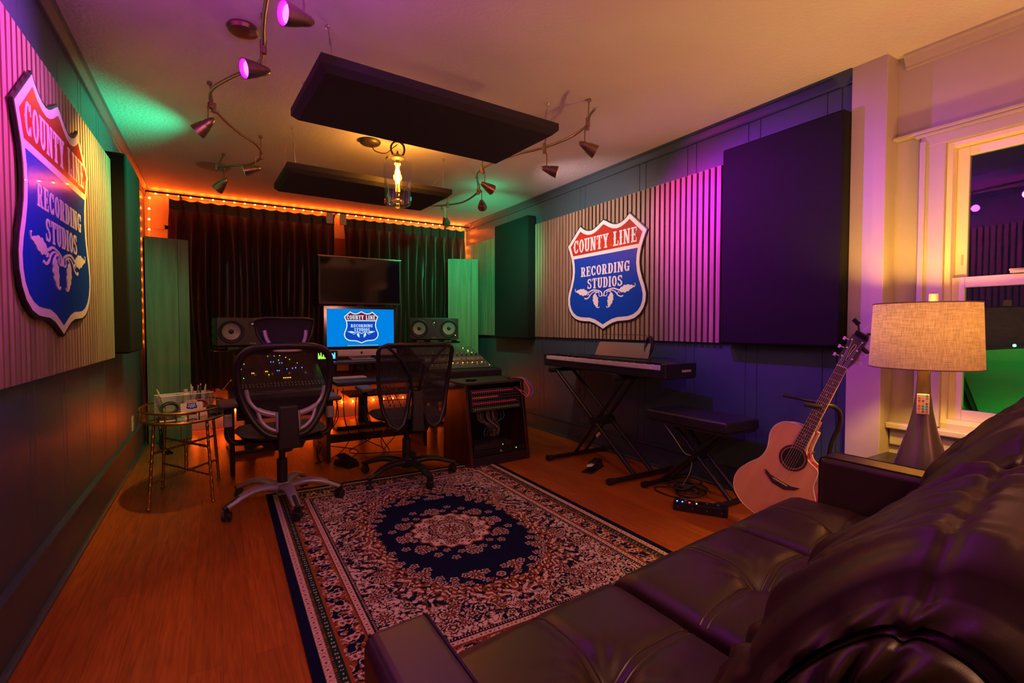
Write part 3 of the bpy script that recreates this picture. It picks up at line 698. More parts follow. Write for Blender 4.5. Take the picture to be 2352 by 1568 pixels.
# LED rope: amber beads on a clear tube
LEDC = (1.0, 0.07, 0.003)
M_rope = mat('clear_orange_tube', (0.9, 0.35, 0.08), 0.2, emit=LEDC, estr=2.5)
M_bead = emat('amber_bead', (1.0, 0.10, 0.005), 280)
def rope(name, label, pts, step, r=0.007, br=0.010, base_o=None):
    off = pts[0]; t = thing(name, label, 'LED rope light', off)
    MB().tube(pts, r, 6).build('tube', M_rope, t, off=off)
    bead = None; P = [Vector(p) for p in pts]; cnt = 0
    for a, b in zip(P[:-1], P[1:]):
        n = int((b - a).length / step)
        for i in range(n):
            q = a + (b - a) * ((i + 0.5) / n) - Vector(off)
            if bead is None: bead = MB().sphere((0, 0, 0), br, 8, 6).build('bead', M_bead, t, smooth=80); bead.location = q
            else:
                o = bead.copy(); C.objects.link(o); o.parent = t; o.location = q
            cnt += 1
rope('led_rope_light', 'glowing amber rope light along the top of the back wall and down both corners', [(-0.555, 5.92, 0.9), (-0.555, 6.02, 2.20), (-0.555, 6.12, 2.435), (2.895, 6.12, 2.435), (2.895, 6.12, 1.9)], 0.098)
rope('led_rope_light', 'glowing amber rope light low along the wall under the desk', [(-0.28, 6.14, 0.185), (2.6, 6.14, 0.185)], 0.12)
# ---------------------------------------------------------------- oriental rug, woven pattern as knot colours
def build_rug():
    RW, RL, h = 1.64, 2.22, 0.010
    st = 0.0038; nx = int(RW / st) + 1; ny = int(RL / st) + 1
    xs = np.linspace(-RW / 2, RW / 2, nx); ys = np.linspace(-RL / 2, RL / 2, ny)
    X, Y = np.meshgrid(xs, ys, indexing='ij')
    navy = (0.004, 0.007, 0.034); cream = (0.66, 0.52, 0.42); green = (0.006, 0.035, 0.024); brown = (0.26, 0.075, 0.018); dark = (0.010, 0.006, 0.012); rust = (0.40, 0.12, 0.05)
    col = np.zeros((nx, ny, 3)); col[:] = navy
    def put(mask, c): col[mask] = c
    rs = np.random.RandomState(4)
    ax, ay = np.abs(X), np.abs(Y)
    def noise(u, v, sc, seed):
        r = np.random.RandomState(seed); o = np.zeros_like(u)
        for _ in range(9):
            a = r.uniform(0, 2 * PI); k = sc * r.uniform(0.6, 1.5)
            o += np.sin(k * (u * math.cos(a) + v * math.sin(a)) + r.uniform(0, 6.28))
        return o / 3.0
    dx = RW / 2 - ax; dy = RL / 2 - ay; d = np.minimum(dx, dy)
    along = np.where(dx < dy, Y, X)      # coordinate running along the border
    # ---- field
    n1 = noise(ax, ay, 150, 1); n2 = noise(ax + 0.02 * noise(ax, ay, 40, 8), ay, 95, 2); n3 = noise(ax, ay, 240, 3)
    put(d > 0.24, cream)
    put((d > 0.24) & (np.abs(n2) < 0.11), brown)
    put((d > 0.24) & (np.abs(n1) < 0.24), dark); put((d > 0.24) & (n2 > 1.15), navy)
    e0 = np.hypot(ax / 0.40, ay / 0.62)
    put((d > 0.24) & (e0 < 1.42) & (n1 < 0.35) & (n2 > -0.6), navy); put((d > 0.24) & (e0 < 1.42) & (np.abs(n2) < 0.12), brown); put((d > 0.24) & (e0 < 1.42) & (np.abs(n1 - 0.5) < 0.10), cream)
    put((d > 0.24) & (n3 > 0.85), green); put((d > 0.24) & (n3 < -1.25), rust)
    # larger flowers scattered in the ground
    def flower(cx, cy, r, petals=5, ring=cream, core=brown, rot=0.0, fill=navy, ringw=0.24):
        for sx in (1, -1):
            for sy in (1, -1):
                x0, y0 = cx * sx, cy * sy
                i0, i1 = np.searchsorted(xs, [x0 - r * 1.3, x0 + r * 1.3]); j0, j1 = np.searchsorted(ys, [y0 - r * 1.3, y0 + r * 1.3])
                if i1 <= i0 or j1 <= j0: continue
                u = X[i0:i1, j0:j1] - x0; v = Y[i0:i1, j0:j1] - y0
                rr = np.hypot(u, v) / r; th = np.arctan2(v * sy, u * sx) + rot
                e = rr / (0.84 + 0.16 * np.cos(petals * th)); sub = col[i0:i1, j0:j1]
                sub[e < 1.22] = fill; sub[e < 1.0] = ring; sub[e < 1.0 - ringw] = fill; sub[(rr < 0.62) & (np.cos(petals * th) > 0.35)] = core; sub[rr < 0.22] = ring
    def rosette(cx, cy, r, n=12, a=cream, b=rust, rot=0.0):
        for sx in (1, -1):
            for sy in (1, -1):
                x0, y0 = cx * sx, cy * sy
                i0, i1 = np.searchsorted(xs, [x0 - r * 1.2, x0 + r * 1.2]); j0, j1 = np.searchsorted(ys, [y0 - r * 1.2, y0 + r * 1.2])
                if i1 <= i0 or j1 <= j0: continue
                u = X[i0:i1, j0:j1] - x0; v = Y[i0:i1, j0:j1] - y0; rr = np.hypot(u, v) / r; th = np.arctan2(v * sy, u * sx) + rot
                sub = col[i0:i1, j0:j1]; sub[rr < 1.08] = dark
                sub[(rr < 1.0) & (rr > 0.50) & (np.cos(n * th) > -0.25)] = a; sub[(rr < 0.80) & (rr > 0.50) & (np.cos(n * th) > 0.45)] = b
                sub[(rr < 0.42)] = b; sub[rr < 0.28] = dark; sub[rr < 0.14] = a
    fx, fy = RW / 2 - 0.27, RL / 2 - 0.27
    for _ in range(80):
        cx, cy = rs.uniform(0.02, fx), rs.uniform(0.02, fy)
        if (cx / 0.42) ** 2 + (cy / 0.66) ** 2 < 1.25: continue
        rq = rs.uniform(0.018, 0.034)
        if rs.rand() < 0.6: flower(cx, cy, rq, fill=dark, core=green if rs.rand() < 0.5 else brown)
        else: rosette(cx, cy, rq)
    # brown scrolling arabesque around the blue medallion ground
    th = np.arctan2(ay / 0.60, ax / 0.37)
    e = np.maximum((ax / 0.365) ** 3.2 + (ay / 0.58) ** 3.2, 0) ** (1 / 3.2)
    e = e * (1 + 0.030 * np.cos(22 * th)) + 0.20 * np.clip(ax / 0.365 + ay / 0.58 - 1.35, 0, 1)
    ring = (e > 0.99) & (e < 1.19); put(ring & (np.abs(n1) > 0.1), dark); put(ring & (np.abs(e - 1.10 - 0.03 * np.cos(44 * th)) < 0.022), brown); put((e > 1.0) & (e < 1.3) & (n3 > 0.5), brown)
    put((e > 1.0) & (e < 1.24) & (n3 < -0.55), cream)
    put(e < 1.0, navy)
    for k in range(9):
        t = (k + 0.5) / 9 * PI / 2; q = 0.985
        cx, cy = 0.365 * q * math.cos(t) ** (2 / 3.2), 0.58 * q * math.sin(t) ** (2 / 3.2)
        flower(cx, cy, 0.020)
    for cx, cy in [(0.05, 0.50), (0.14, 0.49), (0.095, 0.535), (0.0, 0.555), (0.20, 0.50), (0.31, 0.30), (0.33, 0.38), (0.27, 0.36), (0.30, 0.44), (0.25, 0.46)]: flower(cx, cy, 0.023)
    rosette(0.10, 0.505, 0.038, 10); rosette(0.30, 0.39, 0.034, 10)
    # ---- centre medallion
    put((e < 0.96) & (np.hypot(ax, ay) < 0.20), dark)
    rr = np.hypot(X, Y * 0.94); th = np.arctan2(Y, X)
    m = rr < 0.205 * (1 + 0.05 * np.cos(16 * th)); put(m, brown); put(rr < 0.193 * (1 + 0.06 * np.cos(16 * th)), cream)
    nn = np.sin(16 * th) * np.sin(rr * 190) + 0.5 * np.sin(32 * th + rr * 60)
    put((rr < 0.185) & (nn > 0.62), dark); put((rr < 0.185) & (nn < -0.95), rust); put((rr < 0.19) & (np.abs(rr - 0.115 - 0.008 * np.cos(8 * th)) < 0.006), dark)
    for k in range(8):
        a = k * PI / 4 + PI / 8
        if 0 < a < PI / 2: rosette(0.15 * math.cos(a), 0.16 * math.sin(a), 0.032, 10)
    rosette(0, 0, 0.060, 12); 
    for k in range(5):
        a = k * PI / 8; rosette(0.095 * math.cos(a), 0.1 * math.sin(a), 0.020, 8)
    for (bx, by) in [(0.0, 0.285), (0.115, 0.245), (0.215, 0.16), (0.255, 0.0), (0.245, 0.09)]:
        if by == 0.285 or bx == 0.255 or bx == 0.215: rosette(bx, by, 0.042, 12)
    for k in range(22):
        a = k * 2 * PI / 22 + 0.07
        if -0.01 <= a <= PI / 2 + 0.01:
            lobe = 1 + 0.17 * abs(math.cos(4 * (a + PI / 8)))
            flower(0.262 * lobe * math.cos(a), 0.285 * lobe * math.sin(a), 0.0235)
            flower(0.215 * lobe * math.cos(a + 0.12), 0.235 * lobe * math.sin(a + 0.12), 0.020)
    # ---- borders
    put(d < 0.24, navy)
    def band(a, b): return (d >= a) & (d < b)
    def guard(a, b):
        put(band(a, b), cream); mid = (a + b) / 2; p = np.abs((along / 0.036) % 1 - 0.5)
        put(band(a, b) & (np.abs(d - mid) / (b - a) * 2.3 + p * 3.2 < 0.62), rust); put(band(a, b) & (np.abs(d - mid) / (b - a) * 2.3 + p * 3.2 < 0.34), dark)
        q = np.abs(((along + 0.018) / 0.036) % 1 - 0.5); put(band(a, b) & (np.abs(q * 0.036 - np.abs(d - mid) * 0.7) < 0.0016) & (q < 0.28), rust)
        put(band(a, a + 0.003) | band(b - 0.003, b), dark)
    guard(0.034, 0.064)
    put(band(0.064, 0.100), green); put(band(0.064, 0.074) & (np.sin(along * 520) > 0.2), brown)
    put(band(0.080, 0.094) & (((along / 0.022) % 1) < 0.32) & (np.sin(along * 95 + d * 800) > -0.2), cream); put(band(0.100, 0.107), brown)
    put(band(0.107, 0.200), brown)
    w_ = noise(np.abs(along), d, 120, 12); w2 = noise(np.abs(along), d, 170, 13)
    put(band(0.112, 0.192) & (np.abs(d - 0.152 - 0.014 * np.sin(along * 52)) < 0.027), navy)
    put(band(0.114, 0.192) & (np.abs(w_) < 0.22), cream); put(band(0.112, 0.194) & (np.abs(w2) < 0.14), dark); put(band(0.116, 0.190) & (w2 > 1.05), rust)
    per = 0.105; dd = ((along + per * 20) % per) - per / 2
    for sgn, off in ((1, -0.010), (-1, 0.010)):
        r1 = np.hypot(dd, (d - 0.152 - off)) ; tt = np.arctan2(d - 0.152, dd)
        put(band(0.110, 0.195) & (r1 < 0.020 * (0.85 + 0.15 * np.cos(5 * tt))), cream); put(band(0.110, 0.195) & (r1 < 0.013 * (0.85 + 0.15 * np.cos(5 * tt))), rust); put(band(0.110, 0.195) & (r1 < 0.006), dark)
    guard(0.200, 0.230)
    put(band(0.230, 0.246), dark); put(band(0.233, 0.243) & (((along / 0.012) % 1) < 0.35), cream)
    # ---- mesh
    zz = np.full_like(X, h) + 0.0006 * rs.rand(nx, ny)
    V = np.stack([X.ravel(), Y.ravel(), zz.ravel()], 1)
    idx = np.arange(nx * ny).reshape(nx, ny)
    F = np.stack([idx[:-1, :-1].ravel(), idx[1:, :-1].ravel(), idx[1:, 1:].ravel(), idx[:-1, 1:].ravel()], 1)
    me = bpy.data.meshes.new('pile'); me.vertices.add(len(V)); me.vertices.foreach_set('co', V.astype(np.float32).ravel())
    me.loops.add(F.size); me.loops.foreach_set('vertex_index', F.ravel().astype(np.int32)); me.polygons.add(len(F))
    me.polygons.foreach_set('loop_start', np.arange(0, F.size, 4, dtype=np.int32)); me.update(calc_edges=True); me.validate()
    ca = me.color_attributes.new('knots', 'FLOAT_COLOR', 'POINT'); c4 = np.ones((nx * ny, 4), np.float32); c4[:, :3] = col.reshape(-1, 3); ca.data.foreach_set('color', c4.ravel())
    m = mat('rug_pile', (1, 1, 1), 0.95, spec=0.1); N, L = nodes_of(m); at = N.new('ShaderNodeAttribute'); at.attribute_name = 'knots'
    L.new(at.outputs['Color'], N['Principled BSDF'].inputs['Base Color']); me.materials.append(m)
    t = thing('oriental_rug', 'navy and cream floral oriental rug with brown borders on the wooden floor', 'rug', (1.065, 2.415, 0.0), math.radians(-0.6))
    o = bpy.data.objects.new('pile', me); C.objects.link(o); o.parent = t
    MB().b2((-RW / 2, -RL / 2, 0.001), (RW / 2, RL / 2, h - 0.001)).build('backing', mat('navy_binding', (0.006, 0.010, 0.045), 0.95), t)
build_rug()
# ---------------------------------------------------------------- studio desk with racks and shelves
M_desk = mat('charcoal_laminate', (0.022, 0.020, 0.024), 0.35, bump=(60, 0.03))
M_dark = mat('black_metal', (0.012, 0.011, 0.013), 0.42)
t = thing('studio_desk', 'black studio workstation desk with side racks and raised shelf', 'desk', (1.2, 4.3, 0)); off = (1.2, 4.3, 0)
MB().b2((0.76, 3.80, 0.650), (1.62, 4.82, 0.680)).build('desktop', M_desk, t, bevel=0.006, off=off)
MB().b2((0.07, 4.05, 0.560), (0.74, 4.80, 0.585)).build('left_wing', M_desk, t, bevel=0.004, off=off)
MB().b2((1.64, 4.22, 0.555), (2.40, 4.90, 0.580)).build('right_wing', M_desk, t, bevel=0.004, off=off)
MB().b2((0.80, 4.20, 0.785), (1.60, 4.80, 0.805)).build('monitor_shelf', M_desk, t, bevel=0.004, off=off)
for x in (0.81, 1.57): MB().b2((x, 4.25, 0.68), (x + 0.02, 4.78, 0.785)).build('shelf_support', M_desk, t, off=off)
MB().b2((0.86, 3.84, 0.555), (1.55, 4.15, 0.575)).build('keyboard_tray', M_desk, t, bevel=0.003, off=off)
for x in (0.07, 0.74, 1.62, 2.36):
    MB().b2((x, 4.12 if x < 1 else 4.28, 0.0), (x + 0.03, 4.78, 0.65 if 0.5 < x < 2 else 0.56)).build('side_panel', M_dark, t, bevel=0.003, off=off)
MB().b2((0.77, 4.55, 0.06), (1.62, 4.60, 0.13)).build('foot_rail', M_dark, t, bevel=0.006, off=off)
for a_, b_ in (((0.13, 4.74, 0.30), (0.74, 4.76, 0.56)), ((1.65, 4.85, 0.30), (2.36, 4.87, 0.555))): MB().b2(a_, b_).build('back_panel', M_dark, t, off=off)
# ---------------------------------------------------------------- mixing consoles
M_face_d = mat('console_black', (0.010, 0.010, 0.012), 0.35)
M_face_g = mat('console_grey_green', (0.10, 0.16, 0.15), 0.4)
M_knob = mat('knob_dark', (0.03, 0.03, 0.035), 0.35); M_knobw = mat('knob_pale', (0.5, 0.48, 0.45), 0.35); M_knobr = mat('knob_red', (0.5, 0.02, 0.02), 0.3)
LEDS = {'amber': emat('led_amber', (1.0, 0.35, 0.02), 9), 'blue': emat('led_blue', (0.05, 0.15, 1.0), 9), 'green': emat('led_green', (0.15, 1.0, 0.05), 5), 'yellow': emat('led_yellow', (1.0, 0.75, 0.05), 7), 'red': emat('led_red', (1.0, 0.04, 0.02), 9), 'white': emat('led_white', (0.8, 0.85, 0.9), 1.6), 'purple': emat('led_purple', (0.5, 0.1, 1.0), 10)}
def wedge(mb, w, y0, z0, y1, z1, zb):
    """sloping console body: front (y0,z0) rises to back (y1,z1), bottom zb"""
    poly = [(y0, zb), (y1, zb), (y1, z1), (y0, z0)]
    M = Matrix(((0, 0, 1, -w / 2), (1, 0, 0, 0), (0, 1, 0, 0), (0, 0, 0, 1)))
    return mb.prism(poly, w, M)
def small(kind, m, parent, base, loc, rot):
    """shared-mesh small part"""
    if kind not in base: base[kind] = {}
    if m.name not in base[kind]:
        mb = MB()
        nm = kind
        if kind == 'knob': mb.lathe([(0.008, 0), (0.0075, 0.010), (0.006, 0.014), (0.0, 0.0145)], None, 10)
        elif kind == 'button': mb.box((0, 0, 0.003), (0.009, 0.007, 0.006))
        elif kind == 'fader': mb.box((0, 0, 0.006), (0.009, 0.018, 0.012), None, (0.8, 0.6))
        elif kind == 'indicator': mb.box((0, 0, 0.002), (0.006, 0.004, 0.004))
        elif kind == 'key_block': mb.box((0, 0, 0.004), (0.012, 0.014, 0.008))
        o = mb.build(nm, m, parent, smooth=40); base[kind][m.name] = o
    else:
        o = base[kind][m.name].copy(); C.objects.link(o); o.parent = parent
    o.location = loc; o.rotation_euler = rot; return o
# left console: dark with coloured lights
W_ = 0.60
t = thing('mixing_console', 'dark control console with blue and amber lights behind the headrest chair', 'mixing console', (0.43, 4.00, 0.585), math.radians(2))
wedge(MB(), W_, 0.0, 0.045, 0.52, 0.285, 0.0).build('housing', M_face_d, t, bevel=0.004)
MB().b2((-W_ / 2 - 0.012, -0.10, -0.01), (W_ / 2 + 0.012, 0.0, 0.045)).build('palm_rest', M_desk, t, bevel=0.012, seg=3)
sl_ = math.atan2(0.24, 0.52); base = {}
def onface(u, v, lift=0.0): return (-W_ / 2 + u * W_, v * 0.52 - lift * math.sin(sl_), 0.045 + v * 0.24 + lift * math.cos(sl_))
for r_, v in enumerate((0.10, 0.16)):
    for k in range(24): small('button', MATS['knob_pale'] if (k + r_) % 7 else LEDS['yellow'] if k == 15 else MATS['knob_pale'], t, base, onface(0.04 + k * 0.92 / 23, v), (sl_, 0, 0))
for k, (u, v, c) in enumerate([(0.17, 0.46, 'amber'), (0.19, 0.46, 'amber'), (0.33, 0.49, 'amber'), (0.35, 0.49, 'amber'), (0.47, 0.50, 'blue'), (0.49, 0.50, 'blue'), (0.59, 0.54, 'blue'), (0.66, 0.55, 'blue'), (0.70, 0.56, 'blue'), (0.78, 0.56, 'blue'), (0.42, 0.76, 'blue'), (0.45, 0.76, 'blue'), (0.52, 0.72, 'blue'), (0.55, 0.72, 'blue'), (0.52, 0.80, 'green'), (0.66, 0.82, 'green'), (0.07, 0.34, 'green'), (0.30, 0.42, 'yellow'), (0.36, 0.40, 'yellow'), (0.06, 0.58, 'white'), (0.62, 0.88, 'white'), (0.40, 0.93, 'white'), (0.48, 0.93, 'white'), (0.55, 0.94, 'white'), (0.52, 0.30, 'amber'), (0.54, 0.30, 'amber'), (0.56, 0.30, 'amber'), (0.58, 0.30, 'amber'), (0.60, 0.30, 'amber'), (0.74, 0.70, 'white'), (0.10, 0.72, 'white')]):
    small('indicator', LEDS[c], t, base, onface(u, v), (sl_, 0, 0))
for k in range(9):
    for j, v in enumerate((0.40, 0.60)): small('knob', MATS['knob_dark'] if j else MATS['knob_pale'] if k % 2 else MATS['knob_dark'], t, base, onface(0.10 + k * 0.10, v), (sl_, 0, 0))
# small meter display between the consoles
t = thing('meter_display', 'small lit level meter beside the dark control console', 'display', (0.80, 4.40, 0.805))
MB().box((0, 0, 0.045), (0.17, 0.05, 0.085)).build('housing', M_dark, t, bevel=0.004)
s = MB(); s2 = MB()
for k in range(14): (s if k < 10 else s2).b2((-0.075 + k * 0.010, -0.0275, 0.02), (-0.068 + k * 0.010, -0.0255, 0.03 + 0.045 * abs(math.sin(k * 1.7 + 1))))
s.build('green_bars', emat('meter_green', (0.25, 1.0, 0.05), 4), t); s2.build('blue_bars', emat('meter_blue', (0.05, 0.4, 1.0), 4), t)
# right console: grey-green with red and yellow switches
W2 = 0.70
t = thing('mixing_console', 'grey green mixing console with red knobs on the right wing of the desk', 'mixing console', (2.02, 4.28, 0.582))
wedge(MB(), W2, 0.0, 0.115, 0.58, 0.300, 0.0).build('housing', M_dark, t, bevel=0.004)
wedge(MB(), W2 - 0.02, 0.012, 0.121, 0.57, 0.300, 0.11).build('control_surface', M_face_g, t, bevel=0.002)
wedge(MB(), W2 - 0.04, 0.20, 0.1835, 0.26, 0.203, 0.15).build('pale_strip', mat('pale_strip', (0.35, 0.42, 0.42), 0.4), t)
MB().b2((-W2 / 2 - 0.03, -0.09, 0.0), (W2 / 2 + 0.03, 0.0, 0.108)).build('palm_rest', M_desk, t, bevel=0.02, seg=4)
sl2 = math.atan2(0.185, 0.58); base2 = {}
def onf2(u, v): return (-W2 / 2 + 0.02 + u * (W2 - 0.04), 0.012 + v * 0.555, 0.123 + v * 0.179)
for k in range(12):
    small('knob', MATS['knob_red'], t, base2, onf2(0.06 + k * 0.08, 0.26), (sl2, 0, 0)); small('knob', MATS['knob_red' if k % 3 else 'knob_pale'], t, base2, onf2(0.06 + k * 0.08, 0.36), (sl2, 0, 0))
    small('knob', MATS['knob_dark'], t, base2, onf2(0.06 + k * 0.08, 0.54), (sl2, 0, 0)); small('knob', MATS['knob_pale'], t, base2, onf2(0.09 + k * 0.08, 0.64), (sl2, 0, 0))
    small('fader', MATS['knob_pale'], t, base2, onf2(0.06 + k * 0.08, 0.10 + 0.03 * (k % 3)), (sl2, 0, 0))
    if k < 11: small('indicator', LEDS[['yellow', 'red', 'amber', 'red', 'yellow', 'red'][k % 6]], t, base2, onf2(0.10 + k * 0.08, 0.20), (sl2, 0, 0))
for u, v, c in [(0.86, 0.90, 'amber'), (0.88, 0.72, 'green'), (0.92, 0.66, 'green'), (0.90, 0.78, 'yellow'), (0.97, 0.06, 'white')]: small('indicator', LEDS[c], t, base2, onf2(u, v), (sl2, 0, 0))
t = thing('sound_module', 'slim silver-fronted module behind the grey green mixing console', 'audio device', (2.0, 4.98, 0.87))
MB().box((0, 0, 0.025), (0.36, 0.14, 0.05)).build('housing', M_dark, t, bevel=0.003); MB().box((0, -0.0715, 0.028), (0.34, 0.003, 0.030)).build('front_plate', mat('lilac_plate', (0.6, 0.5, 0.65), 0.3, 0.5), t)
MB().b2((-0.36, 0.00, -0.29), (0.36, 0.1, -0.01)).build('support_box', M_dark, t)

# ---------------------------------------------------------------- computer, screens
M_alu = mat('silver_aluminium', (0.55, 0.50, 0.52), 0.4, 0.35)
M_scr = emat('screen_blue', (0.0, 0.245, 0.83), 0.92)
t = thing('desktop_computer', 'silver all-in-one computer with the shield logo on its lit blue screen', 'computer', (1.125, 4.60, 0.805))
MB().b2((-0.325, -0.065, 0.085), (0.325, -0.052, 0.475)).build('glass_front', M_shiny, t, bevel=0.003)
MB().b2((-0.325, -0.066, 0.028), (0.325, -0.050, 0.0865)).build('chin', M_alu, t, bevel=0.002)
MB().b2((-0.325, -0.052, 0.028), (0.325, -0.040, 0.475)).build('rear_shell', M_alu, t, bevel=0.005)
scrn = MB().b2((-0.2985, -0.0665, 0.114), (0.2985, -0.0655, 0.450)).build('lit_screen', M_scr, t)
sh = thing('screen_logo', None, None, (0.0, -0.0668, 0.432)); sh.parent = t
EW = (emat('screen_white', (0.55, 0.85, 0.95), 1.0), emat('screen_red', (0.22, 0.005, 0.03), 1.0), emat('screen_navy', (0.005, 0.055, 0.50), 1.0), emat('screen_black', (0.0, 0.02, 0.07), 1.0))
shield_parts(sh, 0.315, -0.0003, 0.0003, EW, 0.012, 0.0)
dk = MB(); 
for k in range(22):
    dk.b2((-0.125 + k * 0.0128, -0.0675, 0.119), (-0.117 + k * 0.0128, -0.0670, 0.127))
dk.build('dock_icons', emat('dock_icons', (0.35, 0.75, 0.85), 0.9), t)
MB().b2((-0.135, -0.0668, 0.1165), (0.165, -0.0666, 0.130)).build('dock_bar', emat('dock_bar', (0.0, 0.16, 0.5), 0.9), t)
ap = MB()   # fruit emblem on the chin: two lobed body, bite, leaf
body = [(0.0105 * (1 - 0.12 * math.cos(2 * a)) * math.cos(a) * (0.72 if math.cos(a) > 0.80 and abs(math.sin(a)) < 0.55 else 1), 0.0115 * math.sin(a) - (0.003 * math.exp(-(math.cos(a) / 0.28) ** 2) if math.sin(a) > 0 else -0.0015 * math.exp(-(math.cos(a) / 0.25) ** 2))) for a in [2 * PI * i / 36 for i in range(36)]]
Mx = Matrix(((1, 0, 0, 0), (0, 0, 1, -0.0672), (0, 1, 0, 0.056), (0, 0, 0, 1)))
ap.prism(body, 0.0008, Mx).prism([(0.0005, 0.0115), (0.0012, 0.0150), (0.0048, 0.0175), (0.0042, 0.0135)], 0.0008, Mx); ap.build('emblem', M_shiny, t)
MB().prism([(-0.04, -0.045), (0.055, -0.045), (0.055, -0.043), (0.005, -0.03), (0.005, 0.15), (-0.003, 0.15), (-0.003, -0.035), (-0.04, -0.043)], 0.20, Matrix(((0, 0, 1, -0.10), (1, 0, 0, 0.0), (0, 1, 0, 0.045), (0, 0, 0, 1)))).build('stand_neck', M_alu, t)
MB().b2((-0.10, -0.12, 0.0), (0.10, 0.07, 0.006)).build('stand_foot', M_alu, t, bevel=0.002)
t = thing('television', 'large switched-off flat screen television above the computer', 'television', (1.365, 5.50, 0.0))
MB().b2((-0.445, -0.02, 1.335), (0.445, 0.02, 1.845)).build('housing', M_dark, t, bevel=0.004)
MB().b2((-0.425, -0.0225, 1.360), (0.425, -0.0205, 1.830)).build('dark_screen', mat('tv_glass', (0.004, 0.003, 0.004), 0.07), t)
MB().b2((-0.447, -0.024, 1.840), (0.447, 0.02, 1.850)).build('top_edge', mat('copper_edge', (0.35, 0.20, 0.13), 0.3, 0.8), t)
MB().box((0, 0.05, 0.75), (0.07, 0.05, 1.5)).build('floor_mount', M_dark, t); MB().box((0, 0.05, 0.02), (0.6, 0.4, 0.04)).build('mount_base', M_dark, t, bevel=0.01)
t = thing('computer_keyboard', 'slim white keyboard on the desk between the two chairs', 'keyboard', (0.90, 4.08, 0.680), math.radians(4))
MB().b2((-0.14, -0.055, 0.0), (0.14, 0.055, 0.010)).build('base_plate', M_alu, t, bevel=0.004)
s = MB()
for r_ in range(5):
    for k in range(14): s.box((-0.126 + k * 0.0194, -0.040 + r_ * 0.020, 0.011), (0.016, 0.016, 0.004))
s.build('keycaps', mat('white_keycaps', (0.7, 0.68, 0.68), 0.4), t)

# ---------------------------------------------------------------- studio monitors
M_cab = mat('monitor_black', (0.016, 0.014, 0.017), 0.45, bump=(120, 0.08))
M_side = mat('monitor_side', (0.012, 0.014, 0.012), 0.4)
M_cone = mat('grey_cone', (0.20, 0.19, 0.18), 0.3, 0.1)
M_ring = mat('black_rubber', (0.012, 0.012, 0.012), 0.5)
def monitor(label, loc, rz):
    t = thing('studio_monitor', label, 'loudspeaker', loc, rz)
    MB().b2((-0.27, 0, 0), (0.27, 0.025, 0.238)).build('front_baffle', M_cab, t, bevel=0.006)
    MB().b2((-0.262, 0.025, 0.004), (0.262, 0.30, 0.234)).build('cabinet', M_side, t, bevel=0.004)
    for x in (-0.264, 0.264):
        for z in (0.05, 0.119, 0.188): MB().box((x, 0.16, z), (0.012, 0.24, 0.045), None, (1, 0.9)).build('side_fin', M_side, t, bevel=0.004)
    for x in (-0.163, 0.163):
        M = align((0, -1, 0), (x, 0, 0.120))
        w = MB().lathe([(0.100, -0.004), (0.100, 0.004), (0.092, 0.008), (0.084, 0.006), (0.082, -0.002)], M, 40, caps=False).build('woofer', M_ring, t, smooth=40)
        MB().lathe([(0.083, 0.003), (0.078, 0.011), (0.071, 0.010), (0.068, 0.005)], M, 40, caps=False).build('surround', M_ring, w, smooth=50)
        MB().lathe([(0.068, 0.006), (0.050, 0.0035), (0.030, 0.0012), (0.021, 0.0010), (0.0, 0.0010)], M, 40, caps=False).build('cone', M_cone, w, smooth=50)
        MB().lathe([(0.021, 0.0012), (0.018, 0.005), (0.010, 0.008), (0.0, 0.009)], M, 20, caps=False).build('dust_cap', M_ring, w, smooth=50)
    M = align((0, -1, 0), (0.0, 0, 0.180))
    tw = MB().lathe([(0.030, 0), (0.029, 0.003), (0.018, 0.001), (0.014, -0.002)], M, 24, caps=False).build('tweeter', M_ring, t, smooth=40)
    MB().lathe([(0.015, 0.001), (0.011, 0.005), (0.0, 0.007)], M, 20, caps=False).build('tweeter_dome', mat('pink_metal_dome', (0.75, 0.6, 0.6), 0.2, 0.9), tw, smooth=60)
    word('FOCAL', 'lettering', M_knobw, t, (0, -0.0008, 0.012), 0.017)
    MB().cyl((0.235, -0.001, 0.045), 0.003, 0.002, (0, 1, 0), 10).build('power_light', LEDS['yellow'], t)
    return t
def speaker_stand(label, loc, rz, hz):
    t = thing('speaker_shelf', label, 'speaker stand', (loc[0], loc[1], 0), rz)
    MB().lathe([(0.30, 0), (0.30, 0.018)], Matrix.Translation((0, 0.13, hz - 0.045)), 36, sx=1.0, sy=0.62).build('oval_plate', M_shiny, t, bevel=0.004)
    for x in (-0.15, 0.0, 0.15): MB().box((x, 0.03, hz - 0.0215), (0.085, 0.10, 0.027), (0.12, 0, 0)).build('isolation_pad', mat('olive_foam', (0.07, 0.06, 0.045), 0.8), t, bevel=0.004)
    MB().b2((-0.26, 0.05, hz - 0.027), (0.26, 0.25, hz - 0.012)).build('tray', M_ring, t, bevel=0.004)
    MB().box((0, 0.16, (hz - 0.045) / 2), (0.09, 0.06, hz - 0.045)).build('post', M_dark, t, bevel=0.004); MB().box((0, 0.16, 0.015), (0.34, 0.30, 0.03)).build('floor_plate', M_dark, t, bevel=0.006)
Lx, Rx = (0.265, 4.80, 0.935), (2.075, 5.15, 0.955)
monitor('black twin-woofer studio monitor partly hidden by the chair headrest', Lx, math.radians(8)); speaker_stand('black speaker stand shelf carrying the left studio monitor', Lx, math.radians(8), Lx[2])
monitor('black twin-woofer studio monitor in front of the right green-lit corner trap', Rx, math.radians(-20)); speaker_stand('black speaker stand shelf carrying the right studio monitor', Rx, math.radians(-20), Rx[2])

